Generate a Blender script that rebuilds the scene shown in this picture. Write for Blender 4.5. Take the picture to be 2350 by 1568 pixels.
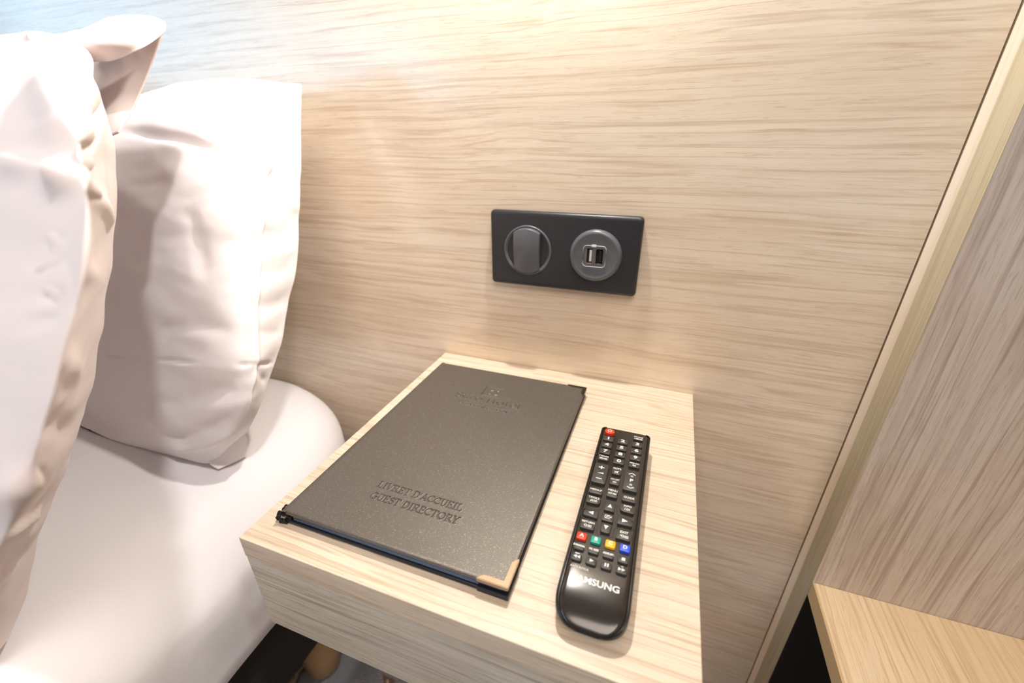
import bpy, bmesh, math, random
import numpy as np
from mathutils import Vector, Matrix, noise as mnoise
random.seed(7)
R = math.radians
for o in list(bpy.data.objects): bpy.data.objects.remove(o, do_unlink=True)
SC = bpy.context.scene
COL = SC.collection

# ------------------------------------------------------------------ camera
cam_d = bpy.data.cameras.new('camera'); cam = bpy.data.objects.new('camera', cam_d); COL.objects.link(cam)
cam.location = (.11219, -.42905, .24420)
cam.rotation_euler = (R(64.79965), R(.17301), R(19.94686))
cam_d.sensor_width = 36; cam_d.lens = 15.0989; cam_d.clip_start = .01; cam_d.clip_end = 50
cam_d.dof.use_dof = True; cam_d.dof.focus_distance = .33; cam_d.dof.aperture_fstop = 5
SC.camera = cam

# ------------------------------------------------------------------ world, lights, exposure
SC.view_settings.view_transform = 'Standard'; SC.view_settings.look = 'None'
SC.view_settings.gamma = 1; SC.view_settings.use_curve_mapping = False
SC.view_settings.exposure = 0.07
wd = bpy.data.worlds.new('sky'); SC.world = wd; wd.use_nodes = True
wd.node_tree.nodes['Background'].inputs[0].default_value = (.48, .78, 1, 1)
wd.node_tree.nodes['Background'].inputs[1].default_value = 1.5
def light(name, kind, loc, rot, energy, color, **kw):
    d = bpy.data.lights.new(name, kind); d.energy = energy; d.color = color
    for k, v in kw.items(): setattr(d, k, v)
    o = bpy.data.objects.new(name, d); COL.objects.link(o); o.location = loc; o.rotation_euler = rot
    return o
# daylight through the long window in the left wall
light('window_daylight', 'AREA', (-2.72, -2.9, .85), (0, R(-90), 0), 34, (.36, .68, 1), shape='RECTANGLE', size=.75, size_y=4.2)
# warm ceiling light of the room, to the right
light('ceiling_light', 'AREA', (.50, -1.50, 1.92), (0, 0, 0), 36, (1, .87, .77), shape='DISK', size=1.5)
# added fill spot, no lamp of the room: brightens the pillows and bed
def aim(p, t): return (Vector(t)-Vector(p)).to_track_quat('-Z', 'Y').to_euler()
light('bed_fill_spot', 'SPOT', (.75, -.55, 1.90), aim((.75, -.55, 1.90), (-.62, -.28, .02)), 88, (.97, .95, .97), spot_size=R(34), spot_blend=1, shadow_soft_size=.06)
# the bedside reading lamp's bulb
light('reading_bulb', 'SPOT', (0.0, -.045, .56), (0, 0, 0), 8.6, (1, .95, .87), spot_size=R(165), spot_blend=.6, shadow_soft_size=.009)

# ------------------------------------------------------------------ helpers
ORG = {}
def thing(name, loc, label, cat, group=None):
    o = bpy.data.objects.new(name, None); COL.objects.link(o); o.location = loc; o.empty_display_size = .02
    ORG[o.name] = Vector(loc); o['label'] = label; o['category'] = cat
    if group: o['group'] = group
    return o
def put(name, me, mat, parent=None, smooth=False, origin=None, label=None):
    """link a mesh whose vertices are in world metres; origin = where the object's own origin goes"""
    base = ORG[parent.name] if parent else Vector((0, 0, 0))
    org = Vector(origin) if origin is not None else base.copy()
    me.transform(Matrix.Translation(-org))
    if mat: me.materials.clear(); me.materials.append(mat)
    me.polygons.foreach_set('use_smooth', [smooth]*len(me.polygons)); me.update()
    o = bpy.data.objects.new(name, me); COL.objects.link(o)
    o.parent = parent; o.location = org-base; ORG[o.name] = org
    if label: o['label'] = label
    return o
def bm2me(bm, name='m'):
    me = bpy.data.meshes.new(name); bm.normal_update(); bm.to_mesh(me); bm.free(); return me
def structure(o): o['kind'] = 'structure'; return o
def box(bm, x0, x1, y0, y1, z0, z1, bev=0, seg=2):
    vs = [bm.verts.new(p) for p in ((x0,y0,z0),(x1,y0,z0),(x1,y1,z0),(x0,y1,z0),(x0,y0,z1),(x1,y0,z1),(x1,y1,z1),(x0,y1,z1))]
    fs = [bm.faces.new([vs[i] for i in f]) for f in ((3,2,1,0),(4,5,6,7),(0,1,5,4),(1,2,6,5),(2,3,7,6),(3,0,4,7))]
    if bev: bmesh.ops.bevel(bm, geom=list({e for f in fs for e in f.edges}), offset=bev, segments=seg, profile=.5, affect='EDGES')
def box_obj(name, b, mat, parent=None, bev=0, seg=2, smooth=False, label=None):
    bm = bmesh.new(); box(bm, *b, bev=bev, seg=seg); return put(name, bm2me(bm), mat, parent, smooth, label=label)
def prism(bm, pts, a, b, place, bev=0, seg=2, top_only=True):
    """polygon pts (2D, ccw) extruded from a to b, place(u,v,w)->xyz"""
    lo = [bm.verts.new(place(u, v, a)) for u, v in pts]; hi = [bm.verts.new(place(u, v, b)) for u, v in pts]
    n = len(pts); top = bm.faces.new(hi); bot = bm.faces.new(lo[::-1])
    for i in range(n): bm.faces.new((lo[i], lo[(i+1) % n], hi[(i+1) % n], hi[i]))
    if bev: bmesh.ops.bevel(bm, geom=list(top.edges)+([] if top_only else list(bot.edges)), offset=bev, segments=seg, profile=.5, affect='EDGES')
def rrect(w, h, r, n=5, cx=0, cy=0, rs=None):
    out = []; rs = rs or (r, r, r, r)
    for k, (sx, sy) in enumerate(((1,1),(-1,1),(-1,-1),(1,-1))):
        rr = rs[k]
        for i in range(n+1):
            a = R(90*k)+R(90)*i/n
            out.append((cx+sx*(w/2-rr)+rr*math.cos(a), cy+sy*(h/2-rr)+rr*math.sin(a)))
    return out
def lathe(bm, prof, c, axis='y', n=64, cap=True):
    """prof: (radius, offset) pairs; axis y: offset goes towards -y"""
    rings = []
    for r, h in prof:
        ring = []
        for i in range(n):
            a = 2*math.pi*i/n
            if axis == 'y': p = (c[0]+r*math.cos(a), c[1]-h, c[2]+r*math.sin(a))
            else: p = (c[0]+r*math.cos(a), c[1]+r*math.sin(a), c[2]+h)
            ring.append(bm.verts.new(p))
        rings.append(ring)
    for a, b in zip(rings, rings[1:]):
        for i in range(n): bm.faces.new((a[i], a[(i+1) % n], b[(i+1) % n], b[i]))
    if cap:
        bm.faces.new(rings[0][::-1]); bm.faces.new(rings[-1])
    bmesh.ops.recalc_face_normals(bm, faces=bm.faces)
def tube(bm, pts, r, n=8, closed=False):
    pts = [Vector(p) for p in pts]; rings = []; m = len(pts)
    for i, p in enumerate(pts):
        a = pts[(i-1) % m] if (closed or i) else p; b = pts[(i+1) % m] if (closed or i < m-1) else p
        t = (b-a).normalized(); u = t.cross(Vector((0, 0, 1)))
        if u.length < 1e-3: u = t.cross(Vector((0, 1, 0)))
        u.normalize(); v = t.cross(u)
        rings.append([bm.verts.new(p+r*(u*math.cos(2*math.pi*k/n)+v*math.sin(2*math.pi*k/n))) for k in range(n)])
    for i in range(m if closed else m-1):
        a, b = rings[i], rings[(i+1) % m]
        for k in range(n): bm.faces.new((a[k], a[(k+1) % n], b[(k+1) % n], b[k]))
    if not closed: bm.faces.new(rings[0][::-1]); bm.faces.new(rings[-1])
def grid_me(P, closed_u=False):
    m, n = P.shape[:2]; me = bpy.data.meshes.new('g')
    idx = np.arange(m*n).reshape(m, n)
    a = idx[:-1, :-1].ravel(); b = idx[:-1, 1:].ravel(); c = idx[1:, 1:].ravel(); d = idx[1:, :-1].ravel()
    me.from_pydata(P.reshape(-1, 3).tolist(), [], np.stack([a, d, c, b], 1).tolist()); me.update(); return me
def text_me(s, size, ext=.00012, off=0.0, center=True):
    c = bpy.data.curves.new('t', 'FONT'); c.body = s; c.size = size; c.extrude = ext; c.offset = off*size; c.resolution_u = 3
    c.align_x = 'CENTER' if center else 'LEFT'; c.align_y = 'CENTER'
    o = bpy.data.objects.new('t', c); COL.objects.link(o)
    dg = bpy.context.evaluated_depsgraph_get(); dg.update()
    me = bpy.data.meshes.new_from_object(o.evaluated_get(dg)); bpy.data.objects.remove(o, do_unlink=True); return me

# ------------------------------------------------------------------ materials
def nmat(name):
    m = bpy.data.materials.new(name); m.use_nodes = True; nt = m.node_tree
    return m, nt, nt.nodes['Principled BSDF'], nt.nodes, nt.links
def srgb(r, g, b):
    f = lambda c: (c/255/12.92 if c/255 <= .04045 else ((c/255+.055)/1.055)**2.4)
    return (f(r), f(g), f(b), 1)
def plain(name, col, rough=.5, metal=0, spec=.5, coat=0, bump=None):
    m, nt, p, N, L = nmat(name); p.inputs['Base Color'].default_value = col; p.inputs['Roughness'].default_value = rough
    p.inputs['Metallic'].default_value = metal; p.inputs['Specular IOR Level'].default_value = spec; p.inputs['Coat Weight'].default_value = coat
    tc = N.new('ShaderNodeTexCoord'); no = N.new('ShaderNodeTexNoise'); no.inputs['Scale'].default_value = (bump or (300, .1))[0]
    no.inputs['Detail'].default_value = 2
    L.new(tc.outputs['Object'], no.inputs['Vector'])
    b = N.new('ShaderNodeBump'); b.inputs['Strength'].default_value = (bump or (300, .03))[1]; b.inputs['Distance'].default_value = .0004
    L.new(no.outputs['Fac'], b.inputs['Height']); L.new(b.outputs[0], p.inputs['Normal'])
    return m
def wood(name, axis, light_c, mid_c, dark_c, rough=.42, fine=1.0, warp=1.0, contrast=1.0, seed=0.0, coat=0):
    """oak laminate: grain along axis (0 x, 1 y, 2 z)"""
    m, nt, p, N, L = nmat(name)
    tc = N.new('ShaderNodeTexCoord'); off = N.new('ShaderNodeVectorMath'); off.operation = 'ADD'
    L.new(tc.outputs['Object'], off.inputs[0]); off.inputs[1].default_value = (seed, seed*1.7, seed*2.3)
    def mp(along, across):
        s = [across]*3; s[axis] = along
        q = N.new('ShaderNodeMapping'); q.inputs['Scale'].default_value = s; return q
    def noise(vec, along, across, det=3, rough_=.55, dist=0):
        q = mp(along, across); L.new(vec, q.inputs['Vector'])
        n = N.new('ShaderNodeTexNoise'); n.inputs['Scale'].default_value = 1; n.inputs['Detail'].default_value = det
        n.inputs['Roughness'].default_value = rough_; n.inputs['Distortion'].default_value = dist
        L.new(q.outputs[0], n.inputs['Vector']); return n.outputs['Fac']
    # warp the across coordinate so that the grain wanders
    w1 = noise(off.outputs[0], 3.0, 7, 2, .5)
    w2 = noise(off.outputs[0], 25, 60, 2, .5)
    def math_(op, a, b=None, c=None):
        n = N.new('ShaderNodeMath'); n.operation = op
        for i, v in enumerate((a, b, c)):
            if v is None: continue
            if isinstance(v, (int, float)): n.inputs[i].default_value = v
            else: L.new(v, n.inputs[i])
        return n.outputs[0]
    sh = math_('ADD', math_('MULTIPLY', math_('SUBTRACT', w1, .5), .020*warp), math_('MULTIPLY', math_('SUBTRACT', w2, .5), .0012*warp))
    cmb = N.new('ShaderNodeCombineXYZ')
    for k in range(3):
        if k != axis: L.new(sh, cmb.inputs[k])
    wv = N.new('ShaderNodeVectorMath'); wv.operation = 'ADD'; L.new(off.outputs[0], wv.inputs[0]); L.new(cmb.outputs[0], wv.inputs[1])
    V = wv.outputs[0]
    band = noise(V, .9, 16, 2, .5)
    line = noise(V, 1.5, 115*fine, 3, .5)
    line2 = noise(V, 4, 300*fine, 2, .5)
    pore = noise(V, 60, 1100*fine, 2, .5)
    patch = noise(off.outputs[0], 14, 45, 2, .5)
    def ramp(f, stops):
        r = N.new('ShaderNodeValToRGB'); e = r.color_ramp.elements
        while len(e) < len(stops): e.new(.5)
        for k, (a, v) in enumerate(stops): e[k].position = a; e[k].color = (v, v, v, 1)
        L.new(f, r.inputs[0]); return r.outputs[0]
    ridge = math_('MULTIPLY', math_('ABSOLUTE', math_('SUBTRACT', line, .5)), 2.0)
    dash = ramp(noise(V, 9, 260*fine, 2, .5), [(.38, .2), (.56, 1)])
    ln = math_('MULTIPLY', ramp(ridge, [(.0, 1), (.05, .6), (.12, 0)]), dash)
    ridge2 = math_('MULTIPLY', math_('ABSOLUTE', math_('SUBTRACT', line2, .5)), 2.0)
    ln2 = math_('MULTIPLY', ramp(ridge2, [(.0, 1), (.06, .5), (.14, 0)]), ramp(noise(V, 14, 300*fine, 2, .5), [(.42, .1), (.60, 1)]))
    dk = ramp(line, [(.46, 0), (.60, .45), (.72, 1)])
    dk2 = ramp(line2, [(.50, 0), (.62, 1)])
    pr = ramp(pore, [(.57, 0), (.66, 1)])
    pt = ramp(patch, [(.42, 0), (.6, 1)])
    def mix(f, a, b):
        n = N.new('ShaderNodeMix'); n.data_type = 'RGBA'
        L.new(f, n.inputs['Factor']) if not isinstance(f, float) else None
        for i, v in ((6, a), (7, b)):
            if isinstance(v, tuple): n.inputs[i].default_value = v
            else: L.new(v, n.inputs[i])
        return n.outputs[2]
    c = mix(ramp(band, [(.35, 0), (.65, 1)]), light_c, mid_c)
    c = mix(math_('MULTIPLY', dk, .13*contrast), c, dark_c)
    c = mix(math_('MULTIPLY', ln2, .30*contrast), c, dark_c)
    c = mix(math_('MULTIPLY', ln, .55*contrast), c, dark_c)
    c = mix(math_('MULTIPLY', math_('MULTIPLY', dk2, pt), .22*contrast), c, dark_c)
    c = mix(math_('MULTIPLY', math_('MULTIPLY', pr, math_('ADD', math_('MULTIPLY', dk, .7), .3)), .5*contrast), c, dark_c)
    L.new(c, p.inputs['Base Color']); p.inputs['Coat Weight'].default_value = coat; p.inputs['Coat Roughness'].default_value = .17; p.inputs['Roughness'].default_value = rough; p.inputs['Specular IOR Level'].default_value = .5
    b = N.new('ShaderNodeBump'); b.inputs['Strength'].default_value = .10; b.inputs['Distance'].default_value = .0004; b.invert = True
    L.new(math_('ADD', math_('MULTIPLY', ln, .6), math_('MULTIPLY', pr, .5)), b.inputs['Height']); L.new(b.outputs[0], p.inputs['Normal'])
    return m
OL, OM, OD = srgb(248, 233, 212), srgb(241, 222, 197), srgb(190, 154, 120)
M_head = wood('oak_laminate_horizontal', 0, OL, OM, OD, rough=.24, contrast=.78, coat=.8)
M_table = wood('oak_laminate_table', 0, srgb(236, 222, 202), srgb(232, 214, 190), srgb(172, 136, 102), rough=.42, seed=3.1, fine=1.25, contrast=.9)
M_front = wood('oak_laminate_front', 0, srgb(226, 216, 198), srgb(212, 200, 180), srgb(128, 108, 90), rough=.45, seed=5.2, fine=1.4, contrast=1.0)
M_side = wood('oak_laminate_vertical', 2, srgb(222, 208, 194), srgb(206, 190, 174), srgb(146, 122, 104), rough=.42, seed=1.3, warp=.8)
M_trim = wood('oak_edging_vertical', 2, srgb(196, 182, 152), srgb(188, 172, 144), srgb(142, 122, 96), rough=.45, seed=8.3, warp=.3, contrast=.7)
M_lit_strip = wood('lamplit_oak_strip', 2, srgb(255, 236, 212), srgb(254, 228, 198), srgb(230, 196, 158), rough=.4, seed=9.9, warp=.2, contrast=.5)  # lamplight on the chamfer is put into this paler, warmer oak
M_desk = wood('oak_laminate_desk', 1, srgb(236, 212, 176), srgb(226, 198, 158), srgb(188, 152, 112), rough=.45, seed=12.0)
M_edge = plain('oak_edge_band', srgb(214, 182, 134), .45, bump=(200, .05))
M_front_wall = plain('taupe_wall_paint', srgb(112, 104, 98), .8)
M_black = plain('black_gap', srgb(28, 22, 18), .7)
M_wall = plain('off_white_wall_paint', srgb(188, 184, 178), .8, bump=(60, .1))
M_kneehole_shade = plain('kneehole_shade_board', srgb(26, 24, 22), .7)  # shade under the desk is put into the board's colour
M_plate = plain('anthracite_satin_plastic', srgb(50, 51, 55), .36, spec=.5, bump=(900, .04))
M_knob = plain('graphite_satin_plastic', srgb(98, 101, 107), .34, spec=.6, bump=(900, .03))
M_slot = plain('dark_port_plastic', srgb(24, 30, 32), .4)
M_grey = plain('light_grey_print', srgb(176, 178, 184), .5)
M_white = plain('white_plastic', srgb(232, 238, 240), .35)
M_metal = plain('nickel_contact', srgb(220, 200, 170), .25, metal=1)
M_bronze = plain('brushed_bronze_metal', srgb(170, 146, 120), .5, metal=.6, bump=(500, .1))
M_cord = plain('black_elastic_cord', srgb(20, 20, 22), .6, bump=(1500, .5))
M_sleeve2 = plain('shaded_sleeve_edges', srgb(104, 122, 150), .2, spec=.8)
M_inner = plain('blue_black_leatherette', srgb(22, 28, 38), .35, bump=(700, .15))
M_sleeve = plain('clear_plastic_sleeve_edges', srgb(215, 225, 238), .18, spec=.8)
M_base = plain('dark_grey_bed_fabric', srgb(62, 60, 60), .9, spec=.1, bump=(900, .8))
M_leg = plain('tan_wood_foot', srgb(190, 154, 112), .45)
M_shell = plain('black_remote_plastic', srgb(34, 31, 29), .34, bump=(1200, .06))
M_face = plain('gloss_remote_face', srgb(44, 38, 33), .18, spec=.7, coat=.1, bump=(1200, .01))
M_key = plain('rubber_key', srgb(60, 57, 55), .5, spec=.5, bump=(1500, .05))
M_red = plain('red_rubber_key', srgb(236, 58, 22), .45)
M_green = plain('green_rubber_key', srgb(26, 160, 140), .45)
M_yellow = plain('yellow_rubber_key', srgb(250, 184, 10), .45)
M_blue = plain('blue_rubber_key', srgb(40, 86, 224), .45)
M_print = plain('white_print', srgb(240, 238, 232), .5)
def cotton(name, col):
    m, nt, p, N, L = nmat(name)
    tc = N.new('ShaderNodeTexCoord'); n1 = N.new('ShaderNodeTexNoise'); n1.inputs['Scale'].default_value = 45; n1.inputs['Detail'].default_value = 3
    L.new(tc.outputs['Object'], n1.inputs['Vector'])
    n2 = N.new('ShaderNodeTexNoise'); n2.inputs['Scale'].default_value = 1500; L.new(tc.outputs['Object'], n2.inputs['Vector'])
    ad = N.new('ShaderNodeMath'); ad.operation = 'MULTIPLY_ADD'; L.new(n2.outputs['Fac'], ad.inputs[0]); ad.inputs[1].default_value = .08; L.new(n1.outputs['Fac'], ad.inputs[2])
    b = N.new('ShaderNodeBump'); b.inputs['Strength'].default_value = .25; b.inputs['Distance'].default_value = .002
    L.new(ad.outputs[0], b.inputs['Height']); L.new(b.outputs[0], p.inputs['Normal'])
    p.inputs['Base Color'].default_value = col; p.inputs['Roughness'].default_value = .85; p.inputs['Specular IOR Level'].default_value = .2
    p.inputs['Sheen Weight'].default_value = .15
    p.inputs['Subsurface Weight'].default_value = 0
    return m
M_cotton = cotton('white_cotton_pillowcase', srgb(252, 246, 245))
M_dimmed_cotton = cotton('dimmed_blush_cotton_pillowcase', srgb(232, 219, 216))  # same cotton as the rear pillow, pinker, with dimmer light put into the colour
M_sheet = cotton('white_cotton_sheet', srgb(241, 237, 239))
def leather():
    m, nt, p, N, L = nmat('dark_grey_leatherette'); tc = N.new('ShaderNodeTexCoord')
    v = N.new('ShaderNodeTexNoise'); v.inputs['Scale'].default_value = 1400; v.inputs['Detail'].default_value = 2; L.new(tc.outputs['Object'], v.inputs['Vector'])
    s = N.new('ShaderNodeTexVoronoi'); s.inputs['Scale'].default_value = 1900; L.new(tc.outputs['Object'], s.inputs['Vector'])
    b = N.new('ShaderNodeBump'); b.inputs['Strength'].default_value = .22; b.inputs['Distance'].default_value = .0004
    ad = N.new('ShaderNodeMath'); ad.operation = 'ADD'; L.new(v.outputs['Fac'], ad.inputs[0]); L.new(s.outputs['Distance'], ad.inputs[1])
    L.new(ad.outputs[0], b.inputs['Height']); L.new(b.outputs[0], p.inputs['Normal'])
    sc = N.new('ShaderNodeSeparateColor'); L.new(s.outputs['Color'], sc.inputs[0])
    a1 = N.new('ShaderNodeMath'); a1.operation = 'GREATER_THAN'; L.new(sc.outputs[0], a1.inputs[0]); a1.inputs[1].default_value = .90
    a2 = N.new('ShaderNodeMath'); a2.operation = 'LESS_THAN'; L.new(s.outputs['Distance'], a2.inputs[0]); a2.inputs[1].default_value = .34
    a3 = N.new('ShaderNodeMath'); a3.operation = 'MULTIPLY'; L.new(a1.outputs[0], a3.inputs[0]); L.new(a2.outputs[0], a3.inputs[1])
    r = N.new('ShaderNodeValToRGB'); r.color_ramp.elements[0].position = 0; r.color_ramp.elements[0].color = srgb(110, 105, 99)
    r.color_ramp.elements[1].position = 1; r.color_ramp.elements[1].color = srgb(186, 176, 156)
    L.new(a3.outputs[0], r.inputs[0])
    L.new(r.outputs[0], p.inputs['Base Color']); p.inputs['Roughness'].default_value = .43; p.inputs['Metallic'].default_value = .55
    p.inputs['Specular IOR Level'].default_value = .6
    return m
M_leather = leather()
def carpet():
    m, nt, p, N, L = nmat('patterned_carpet'); tc = N.new('ShaderNodeTexCoord')
    n1 = N.new('ShaderNodeTexNoise'); n1.inputs['Scale'].default_value = 9; n1.inputs['Detail'].default_value = 5; n1.inputs['Distortion'].default_value = 1.2
    L.new(tc.outputs['Object'], n1.inputs['Vector'])
    r = N.new('ShaderNodeValToRGB'); e = r.color_ramp.elements
    e[0].position = .40; e[0].color = srgb(128, 130, 138); e[1].position = .50; e[1].color = srgb(150, 148, 150)
    for a, c in ((.53, srgb(112, 82, 66)), (.57, srgb(238, 214, 186)), (.61, srgb(126, 90, 70)), (.68, srgb(104, 112, 118))):
        q = e.new(a); q.color = c
    L.new(n1.outputs['Fac'], r.inputs[0])
    n2 = N.new('ShaderNodeTexNoise'); n2.inputs['Scale'].default_value = 350; L.new(tc.outputs['Object'], n2.inputs['Vector'])
    b = N.new('ShaderNodeBump'); b.inputs['Strength'].default_value = .8; b.inputs['Distance'].default_value = .004
    L.new(n2.outputs['Fac'], b.inputs['Height']); L.new(b.outputs[0], p.inputs['Normal'])
    L.new(r.outputs[0], p.inputs['Base Color']); p.inputs['Roughness'].default_value = .95
    return m
M_carpet = carpet()
def glass():
    m, nt, p, N, L = nmat('window_glass'); p.inputs['Transmission Weight'].default_value = 1; p.inputs['Roughness'].default_value = 0
    p.inputs['Base Color'].default_value = (1, 1, 1, 1); p.inputs['IOR'].default_value = 1.0; return m
M_glass = glass()
N_A = [[[-8500,-500,2700],[-6200,-550,2750],[-4389,-750,2887],[-3575,-650,2991],[-3045,-550,2995],[-2664,-500,2956],[-2478,-400,2944]],[[-8500,-1000,2350],[-6400,-1050,2350],[-3981,-1150,2570],[-3148,-1100,2579],[-2729,-950,2578],[-2554,-720,2563],[-2462,-550,2527]],[[-8600,-1400,1700],[-6600,-1400,1700],[-3878,-1450,1996],[-2956,-1450,2064],[-2523,-1350,2067],[-2441,-1100,2047],[-2433,-730,1993]],[[-8600,-1600,1000],[-6600,-1600,1000],[-3894,-1680,1367],[-2944,-1700,1453],[-2500,-1620,1472],[-2390,-1400,1427],[-2409,-1000,1327]],[[-8600,-1800,400],[-6600,-1800,400],[-4066,-1880,674],[-2971,-1920,852],[-2449,-1880,913],[-2311,-1700,858],[-2379,-1380,691]],[[-8600,-1950,-100],[-6600,-1950,-100],[-4545,-2000,23],[-3254,-2080,278],[-2555,-2080,421],[-2280,-1950,403],[-2336,-1700,322]],[[-8600,-2000,-400],[-6600,-2000,-400],[-4951,-2050,-442],[-3600,-2180,-256],[-2858,-2200,-130],[-2479,-2100,-3],[-2445,-1900,-31]],[[-8500,-1900,-550],[-6600,-1900,-550],[-4909,-2175,-550],[-3858,-2181,-550],[-3308,-2147,-550],[-2946,-2088,-550],[-2948,-1739,-520]]]
N_B = [[[-9500,-1500,3000],[-7500,-1600,3250],[-3749,-2000,3139],[-3407,-1950,3161],[-3215,-1900,3142],[-3190,-1780,3187],[-3223,-1650,3202]],[[-9500,-2400,2600],[-7800,-2600,2700],[-2394,-2700,2778],[-2244,-2620,2790],[-2247,-2500,2804],[-2564,-2220,2852],[-2958,-1900,2907]],[[-9600,-3000,2000],[-8000,-3100,2100],[-1678,-3100,2509],[-1496,-3050,2516],[-1585,-2900,2513],[-2038,-2550,2527],[-2540,-2150,2578]],[[-9600,-3300,1500],[-8000,-3350,1550],[-1280,-3350,2286],[-1141,-3300,2285],[-1298,-3120,2264],[-1869,-2720,2211],[-2403,-2320,2173]],[[-9600,-3500,900],[-8200,-3550,1000],[-1102,-3520,2060],[-995,-3470,2057],[-1191,-3300,1999],[-1783,-2930,1856],[-2442,-2500,1694]],[[-9700,-3700,300],[-8200,-3720,400],[-1057,-3680,1801],[-975,-3630,1792],[-1169,-3480,1690],[-1833,-3130,1419],[-2505,-2750,1133]],[[-9700,-3850,-100],[-8200,-3870,-50],[-1060,-3830,1542],[-1077,-3750,1480],[-1341,-3600,1303],[-1873,-3350,984],[-2529,-3050,597]],[[-9700,-3950,-300],[-8200,-3970,-300],[-1389,-3930,1117],[-1297,-3870,1089],[-1607,-3750,846],[-2073,-3580,493],[-2529,-3400,132]],[[-9700,-3900,-450],[-8200,-4000,-450],[-2888,-4000,-94],[-2360,-3950,111],[-2143,-3900,153],[-2336,-3800,-95],[-2703,-3680,-464]],[[-9600,-3600,-560],[-8200,-3800,-560],[-3041,-4229,-500],[-2793,-4139,-500],[-2628,-4055,-500],[-2520,-3965,-500],[-2506,-3867,-500]]]
N_FF = [[[-3487,-1650,3198],[-3239,-1660,3221],[-3081,-1600,3277],[-2817,-1550,3281],[-2685,-1520,3258],[-2633,-1500,3224]],[[-2989,-1950,3027],[-2757,-1980,3039],[-2669,-1920,3073],[-2601,-1800,3109],[-2589,-1660,3163],[-2594,-1530,3205]],[[-3285,-1800,2919],[-2998,-1870,2961],[-2732,-1880,2956],[-2560,-1800,3020],[-2565,-1680,3088],[-2570,-1570,3162]]]
N_BF = [[[-3868,-1500,3197],[-3098,-1490,3222],[-2678,-1470,3224]],[[-3664,-1650,2907],[-3111,-1630,2931],[-2808,-1600,2926]],[[-3334,-1850,2669],[-2998,-1830,2677],[-2838,-1800,2651]],[[-3027,-2050,2452],[-2819,-2050,2466],[-2684,-2040,2493]]]
N_CF = [[[-2944,-2120,-500],[-2811,-2001,-400],[-2733,-1839,-250]],[[-2903,-2138,-530],[-2794,-2013,-470],[-2731,-1824,-400]],[[-2817,-2139,-560],[-2769,-2012,-560],[-2731,-1884,-560]]]
N_WA = [[[[-4136,-1165,2532],[-3483,-1223,2485],[-2810,-1206,2385],[-2567,-1150,2310],[-2469,-1093,2164],[-2443,-1104,2054]],0.006,-0.0055],[[[-3058,-1086,2577],[-2772,-1072,2499],[-2559,-1073,2356],[-2472,-1083,2177]],0.013,-0.009],[[[-2920,-946,2661],[-2707,-854,2636],[-2571,-809,2522],[-2499,-828,2376]],0.014,0.002],[[[-2636,-1082,2417],[-2513,-1034,2305],[-2461,-1014,2170]],0.006,0.004],[[[-2445,-1148,2044],[-2452,-1001,2140],[-2456,-866,2206],[-2450,-679,2245]],0.008,-0.0025],[[[-2440,-1126,2028],[-2427,-962,1960],[-2425,-805,1790]],0.008,0.002],[[[-2488,-440,2859],[-2540,-599,2671],[-2540,-761,2506]],0.003,0.004],[[[-2610,-807,2579],[-2566,-799,2521],[-2523,-781,2459]],0.008,-0.007],[[[-2514,-820,2414],[-2470,-1012,2197],[-2440,-1152,2016],[-2411,-1323,1652],[-2374,-1496,1281],[-2321,-1667,932],[-2269,-1825,568],[-2315,-1973,223],[-2734,-1920,-332]],0.0018,0.002],[[[-2415,-1327,1685],[-2404,-1147,1601],[-2419,-883,1634]],0.009,-0.0015],[[[-2402,-1383,1520],[-2396,-1192,1461],[-2413,-950,1474]],0.009,0.0012],[[[-2388,-1471,1369],[-2378,-1313,1294],[-2404,-1063,1294]],0.008,-0.0013],[[[-2369,-1707,1113],[-2342,-1499,1021],[-2387,-1246,985]],0.009,-0.0014],[[[-2311,-1702,857],[-2329,-1564,772],[-2372,-1406,719]],0.006,-0.001],[[[-4480,-1936,343],[-3100,-2006,562],[-2308,-1914,617],[-2333,-1614,475]],0.0022,-0.0022],[[[-2272,-1838,586],[-2274,-1806,464],[-2328,-1739,320]],0.005,-0.002],[[[-3461,-1901,776],[-2794,-1901,928],[-2336,-1810,871]],0.01,-0.0025],[[[-3932,-2056,41],[-3118,-2128,160],[-2606,-2103,349],[-2301,-1958,495]],0.012,-0.003],[[[-3732,-2172,-291],[-3191,-2207,-226],[-2667,-2175,1],[-2328,-2017,222]],0.009,-0.0035],[[[-3425,-2195,-392],[-3016,-2189,-310],[-2637,-2149,-132],[-2427,-2044,24]],0.006,0.003],[[[-2973,-1522,1917],[-2844,-1639,1606],[-2717,-1758,1291]],0.012,-0.002],[[[-3898,-2003,254],[-3674,-2068,132],[-3565,-2150,-111]],0.012,-0.003]]
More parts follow.
